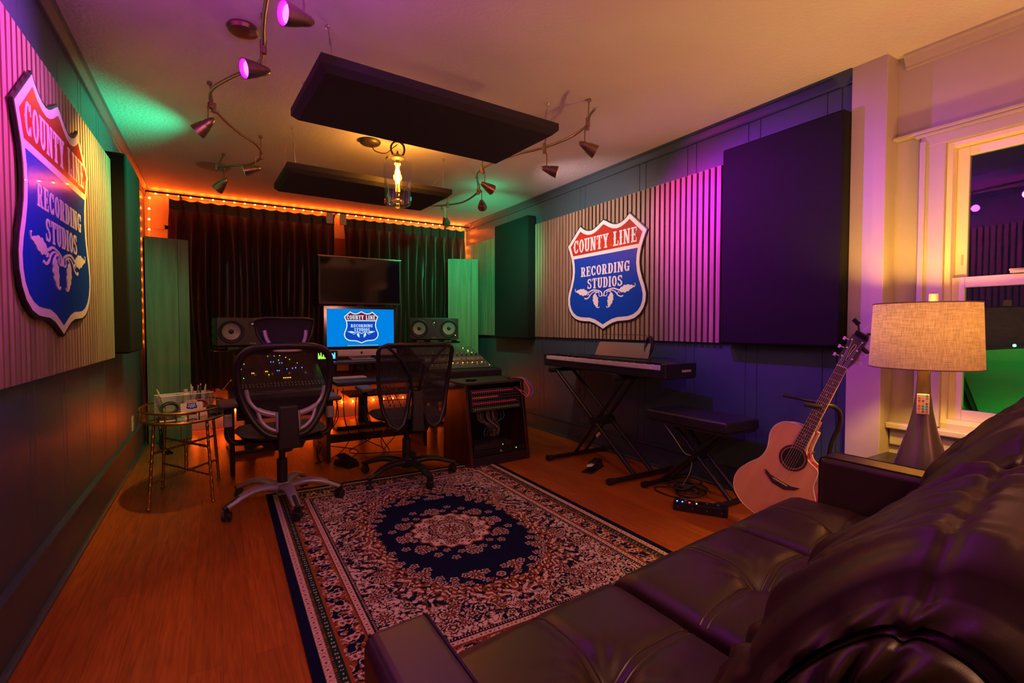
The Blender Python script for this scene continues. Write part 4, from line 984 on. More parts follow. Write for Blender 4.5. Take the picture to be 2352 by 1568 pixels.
# ---------------------------------------------------------------- sloping rack cabinet with patch bays
M_burl = wood('dark_burl', (0.018, 0.004, 0.003), (0.10, 0.020, 0.010), 0.3, axis=2, scale=3)
t = thing('rack_cabinet', 'slant-fronted wooden rack cabinet with patch bays on the edge of the rug', 'rack cabinet', (1.945, 3.40, 0), math.radians(5.5)); 
w, h = 0.58, 0.635
# side: front slopes back by 0.12
side = [(0.0, 0.0), (0.44, 0.0), (0.44, h), (0.10, h)]
Ms = lambda x: Matrix(((0, 0, 1, x), (1, 0, 0, 0), (0, 1, 0, 0), (0, 0, 0, 1)))
MB().prism(side, 0.03, Ms(-w / 2)).build('side_panel', M_burl, t, bevel=0.004); MB().prism(side, 0.03, Ms(w / 2 - 0.03)).build('side_panel', M_burl, t, bevel=0.004)
MB().b2((-w / 2 - 0.004, 0.085, h), (w / 2 + 0.004, 0.45, h + 0.02)).build('top_board', mat('dark_top_board', (0.035, 0.030, 0.028), 0.5, bump=(80, 0.1)), t, bevel=0.004)
MB().b2((-w / 2 + 0.03, 0.006, 0.0), (w / 2 - 0.03, 0.43, 0.075)).build('plinth', M_desk, t, bevel=0.003); MB().b2((-w / 2 + 0.03, 0.42, 0.075), (w / 2 - 0.03, 0.43, h)).build('back_board', M_dark, t)
slope = math.atan2(0.10, h)
def onfr(x, s_, out=0.0): return (x, s_ * math.sin(slope) - out * math.cos(slope), s_ * math.cos(slope) + out * math.sin(slope))
M_jack = mat('bright_jack', (0.7, 0.66, 0.66), 0.3, 0.8)
strips = [((0.85, 0.04, 0.10), 0.0, 1.0), ((0.85, 0.25, 0.02), 0.0, 0.55), ((0.85, 0.03, 0.16), 0.0, 0.95), ((0.16, 0.42, 0.04), 0.0, 1.0)]
for r_ in range(4):
    s_ = 0.585 - r_ * 0.045
    p = thing('patch_bay', None, None, onfr(0, s_, -0.006)); p.parent = t; p.rotation_euler = (-slope, 0, 0)
    MB().box((0, 0.004, 0), (0.50, 0.012, 0.042)).build('front_plate', M_face_d, p)
    s = MB()
    for q in (-0.012, 0.012):
        for k in range(24): s.cyl((-0.225 + k * 0.0196, -0.003, q), 0.0034, 0.004, (0, 1, 0), 8)
    s.build('jack_sockets', M_jack, p)
    c, a0, a1 = strips[r_]
    MB().b2((-0.225 + 0.45 * a0, -0.0035, -0.0035), (-0.225 + 0.45 * a1, -0.0015, 0.0035)).build('label_strip', mat('label_strip_%d' % r_, c, 0.5), p)
s = thing('rack_unit', None, None, onfr(-0.06, 0.150, -0.01)); s.parent = t
MB().box((0, 0.10, 0), (0.36, 0.2, 0.044)).build('case', M_desk, s, bevel=0.003); MB().box((0.09, -0.001, 0.0), (0.005, 0.002, 0.005)).build('indicator', LEDS['green'], s)
s = thing('rack_unit', None, None, onfr(0.0, 0.103, -0.004)); s.parent = t
MB().box((0, 0.10, 0), (0.50, 0.2, 0.044)).build('case', M_dark, s, bevel=0.003); MB().box((0.155, -0.001, 0.004), (0.006, 0.002, 0.006)).build('indicator', LEDS['green'], s)
MB().cyl((0.0, -0.004, 0), 0.008, 0.012, (0, 1, 0), 14).build('knob', M_knobw, s)
wr = [(0.10, 0.06, 0.03), (0.25, 0.22, 0.20), (0.04, 0.25, 0.5), (0.12, 0.05, 0.15), (0.35, 0.18, 0.05), (0.06, 0.06, 0.06)]
for k in range(20):
    x = rnd.uniform(-0.16, 0.10); x2 = rnd.uniform(-0.05, 0.09)
    MB().tube(bez([(x, 0.14, 0.42), (x + 0.01, 0.13, 0.34), (x2, 0.15 + rnd.uniform(-0.03, 0.03), 0.26), (x2 + rnd.uniform(-0.03, 0.03), 0.17, 0.19), (x2 + 0.02, 0.25, 0.17)], 5), 0.003, 5).build('loose_wire', mat('wire_%d' % (k % 6), wr[k % 6], 0.4), t)
# coloured patch cords
PC = [('red patch cord looping off the right end of the patch bays', (0.75, 0.02, 0.02)), ('blue patch cord looping off the right end of the patch bays', (0.02, 0.20, 0.75)), ('violet patch cord looping off the right end of the patch bays', (0.28, 0.08, 0.70)), ('green patch cord making the widest loop off the rack cabinet', (0.0, 0.22, 0.12)), ('pale pink patch cord looping off the right end of the patch bays', (0.65, 0.25, 0.25))]
for k, (l, c) in enumerate(PC):
    Rz = Matrix.Rotation(math.radians(5.5), 4, 'Z'); O2 = Vector((1.945, 3.40, 0))
    t2 = thing('patch_cord', l, 'audio cable', tuple(O2 + Rz @ Vector((0.19, 0.10, 0.66))))
    ex = [0.07, 0.09, 0.10, 0.17, 0.06][k]
    P = [(-0.02 + 0.012 * k, 0.03, 0.004), (0.02 + 0.012 * k, 0.01, 0.010), (0.05 + ex * 0.6, -0.02, -0.01), (0.06 + ex, -0.05, -0.09), (0.04 + ex * 0.8, -0.07, -0.145), (0.04 + 0.5 * ex, -0.06, -0.11 - 0.006 * k), (-0.02 + 0.008 * k, -0.048, -0.066 - 0.004 * k)]
    MB().tube(bez(P, 7), 0.0028, 7).build('cable', mat('cord_%d' % k, c, 0.35), t2, smooth=60)
    for q, dq in ((P[0], (-0.03, 0.0, 0.0)), (P[-1], (-0.02, 0.02, 0.0))): MB().tube([q, (q[0] + dq[0], q[1] + dq[1], q[2])], 0.0045, 8).build('plug', M_face_d, t2)
t2 = thing('cable_ring', 'small coil of black cable lying on top of the rack cabinet', 'cable', (1.76, 3.585, 0.659))
for k in range(3): MB().tube([(0.042 * math.cos(a) * (1 + 0.05 * k), 0.030 * math.sin(a), 0.004 * k) for a in [2 * PI * i / 20 for i in range(20)]], 0.003, 6, closed=True).build('loop', M_shiny, t2)
# cables under the desk
t2 = thing('cable_tangle', 'loose black cables hanging under the middle of the desk', 'cables', (1.0, 4.3, 0.0)); 
for k in range(9):
    x = rnd.uniform(-0.2, 0.45)
    MB().tube(bez([(x, 0.2, 0.55), (x + rnd.uniform(-0.1, 0.1), 0.15, 0.3), (x + rnd.uniform(-0.15, 0.15), 0.1, 0.12), (x + rnd.uniform(-0.2, 0.2), 0.0, 0.006 + 0.004 * k), (x + rnd.uniform(-0.3, 0.3), -0.15, 0.006)], 6), 0.004, 6).build('cable', M_ring, t2, smooth=60)
# ---------------------------------------------------------------- task chairs
M_plast = mat('chair_black_plastic', (0.014, 0.013, 0.015), 0.38)
M_silver = mat('chair_silver_plastic', (0.36, 0.34, 0.38), 0.32, 0.35)
M_seat = mat('grey_mesh_seat', (0.055, 0.052, 0.050), 0.85, bump=(500, 0.5))
M_pad = mat('soft_arm_pad', (0.045, 0.042, 0.042), 0.45)
def caster(parent, p, ang, z0=0.0):
    c = MB()
    for s_ in (-0.014, 0.014): c.cyl((p[0] + s_ * math.cos(ang + PI / 2), p[1] + s_ * math.sin(ang + PI / 2), 0.027 + z0), 0.027, 0.018, (math.cos(ang + PI / 2), math.sin(ang + PI / 2), 0), 18)
    o = c.build('caster', M_plast, parent, smooth=40, bevel=0.003)
    MB().tube([(p[0], p[1], 0.03 + z0), (p[0], p[1], 0.072 + z0)], 0.007, 8).box((p[0], p[1], 0.045 + z0), (0.045, 0.018, 0.035), (0, 0, ang)).build('fork', M_plast, o)
def base5(t, r, a0, z0, m, tipm, arch):
    hub = MB().lathe([(0.040, 0.075 + z0), (0.045, 0.085 + z0), (0.045, 0.125 + z0), (0.032, 0.14 + z0)], None, 24).build('hub', m, t, smooth=40)
    for k in range(5):
        a = math.radians(a0 + 72 * k); d = Vector((math.cos(a), math.sin(a), 0)); sp = MB()
        P = [d * (0.03 + (r - 0.03) * u) + Vector((0, 0, z0 + 0.108 + arch * math.sin(PI * min(1, u * 1.05)) - 0.030 * u ** 2)) for u in [i / 8 for i in range(9)]]
        sp.tube(P, [0.040 - 0.016 * (i / 8) for i in range(9)], 10, flat=0.62); sp.build('spoke', m, t, smooth=50)
        MB().tube([P[6] + Vector((0, 0, 0.004)), P[7] + Vector((0, 0, 0.003)), P[8] + d * 0.018 + Vector((0, 0, -0.004))], [0.0195, 0.020, 0.017], 10, flat=0.72).build('spoke_tip', tipm, t, smooth=50)
        q = d * r; caster(t, (q.x, q.y), a + 0.9, z0)
# chair with headrest ------------------------------------------------
t = thing('office_chair', 'mesh-back office chair with headrest and silver-legged base at the desk', 'chair', (0.33, 3.29, 0.010), math.radians(2))
base5(t, 0.33, 203, 0.0, M_silver, M_plast, 0.030)
MB().cyl((0, 0, 0.20), 0.030, 0.16).cyl((0, 0, 0.32), 0.019, 0.14).build('gas_lift', M_plast, t, smooth=40)
MB().box((0, 0.02, 0.385), (0.20, 0.26, 0.05), None, (1.2, 1.1)).tube([(0.08, 0.05, 0.39), (0.22, 0.05, 0.385)], 0.006, 8).build('tilt_mechanism', M_plast, t, bevel=0.01)
def seatpad(u, v, side):
    x = (u - 0.5) * 2; y = (v - 0.5) * 2; k = (1 - 0.10 * y * y); ex = math.copysign(abs(x) ** 0.9, x); rr = (abs(x) ** 4 + abs(y) ** 4) ** 0.25
    X = ex * 0.25 * k * (1 - 0.10 * max(0, -y) ** 2); Yy = y * 0.235 * (1 - 0.14 * abs(x) ** 3) + 0.03
    edge = max(0, 1 - rr ** 6)
    return (X, Yy, 0.455 + (0.030 * edge ** 0.5 if side else -0.030 * edge ** 0.5) + 0.010 * x * x - 0.02 * max(0, y) ** 3)
MB().rounded(1, 1, seatpad, 18, 18).build('seat', M_seat, t, smooth=60, weld=True)
MB().box((0, 0.03, 0.418), (0.40, 0.38, 0.022), None, (1.1, 1.1)).build('seat_shell', M_plast, t, bevel=0.010)
# curved back: local y of the surface, back leans a little
def by(z, x): return -0.245 - 0.05 * (z - 0.5) + 0.05 * math.sin((z - 0.45) / 0.52 * PI) * 0.9 - 0.0 + 0.55 * x * x
def back_outline(n=48):
    out = []
    for i in range(n):
        a = 2 * PI * i / n; c, s_ = math.cos(a), math.sin(a)
        x = math.copysign(abs(c) ** 0.42, c) * 0.238; z = 0.715 + math.copysign(abs(s_) ** 0.50, s_) * 0.250
        x *= 1.0 + 0.10 * (z - 0.72) / 0.25 - (0.34 * (max(0, 0.72 - z) / 0.25) ** 1.3)
        z += 0.016 * (1 - (x / 0.25) ** 2) * (1 if s_ > 0 else 0)
        out.append((x, z))
    return out
BO = back_outline()
fr = MB().tube([(x, by(z, x), z) for x, z in BO], [0.020 if z < 0.9 else 0.022 for x, z in BO], 10, closed=True, flat=0.8).build('back_frame', M_plast, t, smooth=60)
def fill(outl, shrink, ny=20, nx=12, fy=by):
    s = MB(); zs = [p[1] for p in outl]; z0, z1 = min(zs), max(zs); rows = []
    for j in range(ny + 1):
        z = z0 + (z1 - z0) * (0.004 + 0.992 * j / ny); xsn = []
        for i in range(len(outl)):
            a, b = outl[i], outl[(i + 1) % len(outl)]
            if (a[1] - z) * (b[1] - z) <= 0 and a[1] != b[1]: xsn.append(a[0] + (b[0] - a[0]) * (z - a[1]) / (b[1] - a[1]))
        lo, hi = (min(xsn), max(xsn)) if xsn else (0, 0)
        rows.append([(lo + (hi - lo) * i / nx, z) for i in range(nx + 1)])
    for r_ in rows:
        for x, z in r_: s.v.append((x, fy(z, x), z))
    for j in range(ny):
        for i in range(nx): a = j * (nx + 1) + i; s.f.append((a, a + 1, a + nx + 2, a + nx + 1))
    return s
fill(BO, 0).build('back_mesh', mesh_cloth('fine_black_mesh', (0.012, 0.012, 0.014), 0, 2, 0.0052, 0.39), t, smooth=60)
# lumbar bow: two silver arms with a slot, meeting the spine
for sx in (-1, 1):
    def lb(x, z): return (sx * x, by(z, x) - 0.030, z)
    MB().tube(bez([lb(0.205, 0.740), lb(0.190, 0.675), lb(0.150, 0.625), lb(0.095, 0.600), lb(0.050, 0.590)], 6), [0.010] * 12 + [0.016] * 13, 8, flat=0.5).tube(bez([lb(0.150, 0.610), lb(0.130, 0.555), lb(0.095, 0.520), lb(0.050, 0.500)], 5), 0.010, 8, flat=0.6).tube([lb(0.055, 0.605), lb(0.052, 0.495)], 0.013, 8).build('lumbar_arm', M_silver, t, smooth=60)
MB().box((0, -0.265, 0.52), (0.115, 0.045, 0.24), None, (0.86, 0.8)).tube(bez([(0, -0.262, 0.44), (0, -0.20, 0.385), (0, -0.05, 0.375)], 5), 0.036, 10, flat=0.6).build('spine', M_plast, t, bevel=0.010)
# headrest on a silver U bracket
hr = [(x, z) for x, z in [(-0.150, 1.128), (-0.155, 1.115), (-0.142, 1.04), (-0.118, 0.998), (-0.095, 0.985), (0.095, 0.985), (0.118, 0.998), (0.142, 1.04), (0.155, 1.115), (0.150, 1.128), (0.10, 1.136), (-0.10, 1.136)]]
hy = lambda z, x: -0.205 + 0.9 * x * x - 0.02 * ((z - 1.06) / 0.08) ** 2
MB().tube([(x, hy(z, x), z) for x, z in hr], 0.0085, 8, closed=True).build('headrest_frame', M_plast, t, smooth=60)
hs = fill(hr, 0, 8, 12, hy).build('headrest_mesh', mat('headrest_cloth', (0.014, 0.013, 0.015), 0.7, bump=(500, 0.5)), t, smooth=60)
MB().tube(bez([(-0.108, -0.205, 1.065), (-0.100, -0.222, 1.02), (-0.072, -0.250, 0.965), (-0.050, -0.262, 0.955), (0.050, -0.262, 0.955), (0.072, -0.250, 0.965), (0.100, -0.222, 1.02), (0.108, -0.205, 1.065)], 5), 0.0115, 8, flat=0.8).build('headrest_bracket', M_silver, t, smooth=60)
for sx in (-1, 1):
    x = 0.285 * sx
    MB().tube(bez([(0.16 * sx, 0.02, 0.40), (0.25 * sx, 0.0, 0.41), (x, 0.0, 0.45), (x, 0.0, 0.52)], 5), 0.017, 8).tube([(x, 0, 0.52), (x, 0, 0.62)], 0.019, 8, flat=0.8).build('arm_post', M_plast, t, smooth=50)
    MB().box((x, 0, 0.545), (0.044, 0.052, 0.075)).build('arm_sleeve', M_silver, t, bevel=0.008)
    MB().box((x, 0.01, 0.640), (0.100, 0.245, 0.028)).build('arm_pad', M_pad, t, bevel=0.012, seg=4)
# chair with butterfly mesh back ---------------------------------------
t = thing('office_chair', 'black office chair with butterfly-shaped ribbed mesh back beside the rack cabinet', 'chair', (1.165, 3.43, 0.010), math.radians(-3))
base5(t, 0.34, 209, 0.0, M_plast, M_plast, 0.020)
MB().cyl((0, 0, 0.20), 0.030, 0.16).cyl((0, 0, 0.32), 0.019, 0.14).build('gas_lift', M_plast, t, smooth=40)
MB().box((0, 0.0, 0.385), (0.22, 0.30, 0.06), None, (1.2, 1.1)).tube([(0.08, 0.05, 0.39), (0.24, 0.05, 0.385)], 0.006, 8).build('tilt_mechanism', M_plast, t, bevel=0.01)
MB().rounded(1, 1, seatpad, 18, 18).build('seat', mat('black_seat_cloth', (0.016, 0.015, 0.017), 0.9, bump=(400, 0.4)), t, smooth=60, weld=True)
by2 = lambda z, x: -0.255 - 0.10 * (z - 0.5) + 0.06 * math.sin(max(0, min(1, (z - 0.38) / 0.6)) * PI) + 0.35 * x * x
bo2 = [(-0.245, 0.950), (-0.255, 0.925), (-0.252, 0.80), (-0.235, 0.65), (-0.215, 0.52), (-0.175, 0.425), (-0.125, 0.395), (-0.085, 0.43), (-0.055, 0.52), (-0.030, 0.66), (0.030, 0.66), (0.055, 0.52), (0.085, 0.43), (0.125, 0.395), (0.175, 0.425), (0.215, 0.52), (0.235, 0.65), (0.252, 0.80), (0.255, 0.925), (0.245, 0.950), (0.20, 0.965), (-0.20, 0.965)]
MB().tube([(x, by2(z, x), z) for x, z in bo2], 0.0155, 10, closed=True, flat=0.8).build('back_frame', M_plast, t, smooth=60)
up = [(-0.25, 0.955), (-0.25, 0.80), (-0.235, 0.66), (0.235, 0.66), (0.25, 0.80), (0.25, 0.955)]
mm = mesh_cloth('ribbed_black_mesh', (0.012, 0.012, 0.014), 0, 2, 0.0085, 0.18, True, 0.44)
fill(up, 0, 14, 14, by2).build('back_mesh', mm, t, smooth=60)
for sx in (-1, 1):
    lo = [(sx * a, b) for a, b in [(0.235, 0.66), (0.215, 0.52), (0.175, 0.425), (0.125, 0.395), (0.085, 0.43), (0.055, 0.52), (0.030, 0.66)]]
    fill(lo, 0, 12, 8, by2).build('lower_mesh', mm, t, smooth=60)
    C_ = bez([(sx * 0.205, by2(0.96, 0.2) - 0.012, 0.958), (sx * 0.115, by2(0.88, 0.11) - 0.02, 0.87), (sx * 0.045, by2(0.75, 0.05) - 0.024, 0.755), (sx * 0.022, by2(0.62, 0.02) - 0.024, 0.62), (sx * 0.018, -0.275, 0.50)], 6)
    MB().tube(C_, 0.013, 8, flat=0.7).build('wing_strut', M_plast, t, smooth=60)
    x = 0.29 * sx
    MB().tube(bez([(0.17 * sx, 0.02, 0.40), (0.26 * sx, 0.0, 0.41), (x, 0.0, 0.46), (x, 0.0, 0.63)], 5), 0.017, 8).build('arm_post', M_plast, t, smooth=50)
    MB().box((x, 0.01, 0.655), (0.095, 0.25, 0.028)).build('arm_pad', M_pad, t, bevel=0.012, seg=4)
MB().box((0, -0.27, 0.52), (0.085, 0.05, 0.27), None, (0.8, 0.7)).tube(bez([(0, -0.272, 0.42), (0, -0.20, 0.385), (0, -0.05, 0.375)], 5), 0.034, 10, flat=0.6).build('spine', M_plast, t, bevel=0.010)

# ---------------------------------------------------------------- oval gilt bamboo tray table
M_gold = mat('antique_gilt', (0.55, 0.30, 0.07), 0.28, 0.95)
t = thing('tray_table', 'oval gilt bamboo-style tray table in front of the left corner trap', 'side table', (-0.185, 3.82, 0), math.radians(-4)); A_, B_ = 0.235, 0.37; zt1, zt2 = 0.530, 0.590
def ov(r, z, n=64): return [(A_ * r * math.cos(2 * PI * i / n), B_ * r * math.sin(2 * PI * i / n), z) for i in range(n)]
MB().tube(ov(1, zt1), 0.009, 8, closed=True).build('lower_rim', M_gold, t, smooth=60); MB().tube(ov(1, zt2), 0.0065, 8, closed=True).build('upper_rim', M_gold, t, smooth=60)
MB().lathe([(1.0, zt1 - 0.003), (1.0, zt1 + 0.003)], None, 64, sx=A_, sy=B_).build('mirror_top', mat('smoked_mirror', (0.30, 0.27, 0.20), 0.06, 0.9), t)
s = MB()
post = None
for k in range(26):
    a = 2 * PI * (k + 0.5) / 26; x, y = A_ * math.cos(a), B_ * math.sin(a)
    if post is None: post = MB().tube([(0, 0, 0), (0, 0, zt2 - zt1)], 0.0042, 6).build('gallery_post', M_gold, t); post.location = (x, y, zt1)
    else: o = post.copy(); C.objects.link(o); o.parent = t; o.location = (x, y, zt1)
def bamboo(p, q, r=0.009, step=0.045):
    p, q = Vector(p), Vector(q); L = (q - p).length; n = max(2, int(L / step)); P, R = [], []
    for i in range(n):
        for f, k in ((0.0, 1.32), (0.12, 1.0), (0.88, 1.0)): P.append(p + (q - p) * ((i + f) / n)); R.append(r * k)
    P.append(q); R.append(r * 1.3); return MB().tube(P, R, 8)
lg = []
for sx in (-1, 1):
    for sy in (-1, 1):
        top = (0.135 * sx, 0.20 * sy, zt1 - 0.006); bot = (0.165 * sx, 0.235 * sy, 0.004); lg.append((top, bot))
        l = bamboo(bot, top, 0.0085); l.v += []; o = l.build('leg', M_gold, t, smooth=50)
        MB().sphere((bot[0], bot[1], 0.010), 0.014, 12, 8, (1, 1, 0.7)).build('foot', M_gold, o, smooth=60)
at = lambda l, z: tuple(Vector(l[1]) + (Vector(l[0]) - Vector(l[1])) * ((z - 0.004) / (zt1 - 0.01)))
for z in (0.16, 0.335):
    bamboo(at(lg[0], z), at(lg[3], z), 0.007).build('stretcher', M_gold, t, smooth=50); bamboo(at(lg[1], z + 0.012), at(lg[2], z + 0.012), 0.007).build('stretcher', M_gold, t, smooth=50)
bamboo((0, 0, 0.15), (0, 0, 0.37), 0.009).build('centre_post', M_gold, t, smooth=50)
# things on the tray
M_acr = glass('clear_acrylic', (0.90, 0.92, 0.92), 0.06)
zt_ = zt1 + 0.0035
ca, sa = math.cos(math.radians(12)), math.sin(math.radians(12))
T0 = Vector((-0.19, 3.86, zt_))
t = thing('organizer_box', 'clear acrylic organizer box holding cables on the tray table', 'box', tuple(T0), math.radians(22))
bw, bd, bh = 0.30, 0.12, 0.125
for nm, a, b in (('front_pane', (-bw / 2, -bd / 2, 0), (bw / 2, -bd / 2 + 0.003, bh)), ('back_pane', (-bw / 2, bd / 2 - 0.003, 0), (bw / 2, bd / 2, bh)), ('side_pane', (-bw / 2, -bd / 2, 0), (-bw / 2 + 0.003, bd / 2, bh)), ('side_pane', (bw / 2 - 0.003, -bd / 2, 0), (bw / 2, bd / 2, bh)), ('divider', (-0.03, -bd / 2, 0), (-0.027, bd / 2, bh))):
    MB().b2(a, b).build(nm, mat('frosted_acrylic', (0.55, 0.57, 0.58), 0.35, trans=0.0, spec=0.6) if nm == 'back_pane' else M_acr, t)
MB().b2((-bw / 2, -bd / 2, 0), (bw / 2, bd / 2, 0.003)).build('floor_pane', M_acr, t)
MB().tube([(-bw / 2, -bd / 2, bh), (bw / 2, -bd / 2, bh), (bw / 2, bd / 2, bh), (-bw / 2, bd / 2, bh)], 0.0025, 6, closed=True).build('rim', mat('bright_acrylic_edge', (0.7, 0.75, 0.72), 0.2), t)
def coil(name, label, c, r, col, rz, tube_r=0.004, n=3):
    tt = thing(name, label, 'cable', c, rz)
    for k in range(n):
        MB().tube([((r - 0.004 * k) * math.cos(a), 0.004 * k - 0.004, r * 0.75 + (r * 0.75 - 0.004 * k) * math.sin(a)) for a in [2 * PI * i / 28 for i in range(28)]], tube_r, 6, closed=True).build('loop', mat(name + '_' + str(int(col[0] * 100)), col, 0.5), tt, smooth=60)
    return tt
def on_tray(x, y): return (T0.x + x * math.cos(math.radians(22)) - y * math.sin(math.radians(22)), T0.y + x * math.sin(math.radians(22)) + y * math.cos(math.radians(22)), zt_ + 0.004)
coil('coiled_cable', 'grey coiled cable inside the left half of the acrylic box', on_tray(-0.09, -0.02), 0.048, (0.10, 0.11, 0.12), math.radians(22))
coil('coiled_cable', 'blue edged coiled cable inside the left half of the acrylic box', on_tray(-0.085, 0.015), 0.052, (0.05, 0.25, 0.38), math.radians(22))
coil('coiled_cable', 'black coiled cable inside the right half of the acrylic box', on_tray(0.03, -0.02), 0.045, (0.03, 0.03, 0.03), math.radians(22))
coil('coiled_cable', 'orange coiled cable inside the right half of the acrylic box', on_tray(0.075, -0.025), 0.050, (0.75, 0.12, 0.03), math.radians(22), 0.005)
for k, (dx, l, c, hh, tl) in enumerate([(-0.085, 'pale green marker leaning out of the acrylic box', (0.55, 0.70, 0.45), 0.16, -0.35), (0.045, 'grey pen standing in the acrylic box, leftmost of the pens', (0.35, 0.35, 0.37), 0.15, 0.1), (0.06, 'silver pen standing in the acrylic box among darker pens', (0.6, 0.6, 0.6), 0.165, -0.05), (0.075, 'dark grey pen standing in the acrylic box between silver pens', (0.15, 0.15, 0.16), 0.155, 0.12), (0.10, 'black pen with a shiny tip in the acrylic box', (0.05, 0.05, 0.05), 0.165, 0.05), (0.115, 'white pen in the right end of the acrylic box', (0.6, 0.58, 0.55), 0.16, 0.15), (0.135, 'thin long stick leaning far right out of the acrylic box', (0.25, 0.2, 0.18), 0.24, 0.75)]):
    tt = thing('pen', l, 'pen', on_tray(dx, 0.03), (0, tl, math.radians(22)))
    z_ = 0.0
    MB().tube([(0, 0, z_), (0, 0, hh)], 0.0055 if k < 6 else 0.0025, 8).build('barrel', mat('pen_%d' % k, c, 0.35), tt, smooth=50); MB().tube([(0, 0, hh), (0, 0, hh + 0.012)], 0.004, 8).build('cap', M_knobw, tt)
t = thing('glue_bottle', 'small white capped bottle standing in the acrylic box', 'bottle', on_tray(0.02, 0.03))
MB().lathe([(0.018, 0), (0.019, 0.01), (0.019, 0.115), (0.010, 0.125)], None, 16).build('body', mat('milky_plastic', (0.55, 0.55, 0.52), 0.4), t, smooth=40); MB().cyl((0, 0, 0.135), 0.012, 0.022).build('cap', M_knobw, t, smooth=40)
M_card = mat('cream_card', (0.62, 0.52, 0.42), 0.6)
t = thing('sticker_card', 'cream card with a small shield logo leaning on the acrylic box', 'card', on_tray(0.015, -0.085), (math.radians(-18), 0, math.radians(16)))
MB().b2((-0.062, 0, 0), (0.062, 0.0015, 0.072)).build('card', M_card, t)
sg = thing('shield_logo', None, None, (0.0, -0.001, 0.086)); sg.parent = t
shield_parts(sg, 0.068, -0.0004, 0.0003, (M_swhite, M_sred, M_sblue, M_swhite), 0.02, 0.0)
t = thing('paper_card', 'pale paper lying flat on the front of the tray table', 'paper', (-0.235, 3.60, zt_), math.radians(10)); MB().b2((-0.07, -0.045, 0), (0.07, 0.045, 0.0012)).build('sheet', M_card, t)
t = thing('paper_card', 'folded pink card standing at the middle front of the tray table', 'card', (-0.085, 3.66, zt_), (math.radians(-25), 0, math.radians(25))); MB().b2((-0.03, 0, 0), (0.03, 0.001, 0.055)).build('sheet', mat('pink_card', (0.6, 0.38, 0.34), 0.6), t)
t = thing('marker_stick', 'bright teal stick lying on the paper on the tray table', 'pen', (-0.20, 3.585, zt_ + 0.004), math.radians(50)); MB().tube([(-0.03, 0, 0.003), (0.03, 0, 0.003)], 0.004, 8).build('barrel', mat('teal', (0.02, 0.6, 0.42), 0.4), t, smooth=50)
for k, (x, y, l) in enumerate([(-0.27, 3.62, 'dark coiled cord lying on the left front of the tray table'), (-0.03, 3.74, 'dark coiled cord lying on the right side of the tray table')]):
    t = thing('cord_coil', l, 'cable', (x, y, zt_ + 0.004), 0.3 * k)
    for j in range(4): MB().tube([((0.055 - 0.005 * j) * math.cos(a), (0.035 - 0.004 * j) * math.sin(a), 0.003 + 0.004 * j) for a in [2 * PI * i / 24 for i in range(24)]], 0.0035, 6, closed=True).build('loop', M_ring, t, smooth=60)
# outlets on the left wall and the thick black cable
M_plate = mat('ivory_plate', (0.60, 0.56, 0.42), 0.4)
for y, z, l in ((5.03, 0.245, 'ivory outlet plate on the left wall, nearer the camera'), (5.48, 0.225, 'ivory outlet plate on the left wall behind the tray table, with a green plug')):
    t = thing('wall_outlet', l, 'outlet', (XL + 0.002, y, z + 0.06), PI / 2)
    MB().box((0, 0, 0), (0.075, 0.006, 0.118)).build('cover_plate', M_plate, t, bevel=0.002)
    for zz in (-0.024, 0.024): MB().box((0, -0.0035, zz), (0.028, 0.003, 0.026)).build('socket', mat('socket_ivory', (0.45, 0.42, 0.32), 0.4), t, bevel=0.001)
t = thing('power_cable', 'thick black cable bending down from the left wall outlet behind the tray table', 'cable', (XL + 0.01, 5.48, 0.29))
for k in range(2): MB().tube(bez([(0, 0, 0.0 - 0.02 * k), (0.06, -0.02, 0.01 - 0.02 * k), (0.13, -0.06, -0.05), (0.15 + 0.02 * k, -0.12, -0.16), (0.16 + 0.02 * k, -0.25, -0.24), (0.22 + 0.03 * k, -0.4, -0.274)], 6), 0.011, 8).build('cable', M_shiny, t, smooth=60)
MB().box((0.012, 0, 0.0), (0.024, 0.03, 0.03)).build('plug', mat('green_plug', (0.05, 0.35, 0.2), 0.4), t, bevel=0.004)
t = thing('foot_pedal', 'black foot pedal on the floor under the desk beside the headrest chair', 'pedal', (0.86, 3.98, 0.0), 0.4)
MB().box((0, 0, 0.02), (0.10, 0.20, 0.04), None, (0.9, 0.95)).build('base_plate', M_dark, t, bevel=0.004); MB().box((0, 0.0, 0.062), (0.08, 0.17, 0.014), (0.18, 0, 0)).build('treadle', M_ring, t, bevel=0.004)
# ---------------------------------------------------------------- stage piano on its stand
M_kbody = mat('piano_black', (0.013, 0.012, 0.015), 0.3, bump=(200, 0.03))
M_wkey = mat('ivory_key', (0.62, 0.55, 0.60), 0.25); M_bkey = mat('ebony_key', (0.01, 0.01, 0.012), 0.2)
KZ = 0.745; KC = (2.690, 2.975)
t = thing('digital_piano', 'long black stage piano with pale keys below the keyboard side shield sign', 'keyboard', (KC[0], KC[1], KZ), -PI / 2 + math.radians(-1.5))
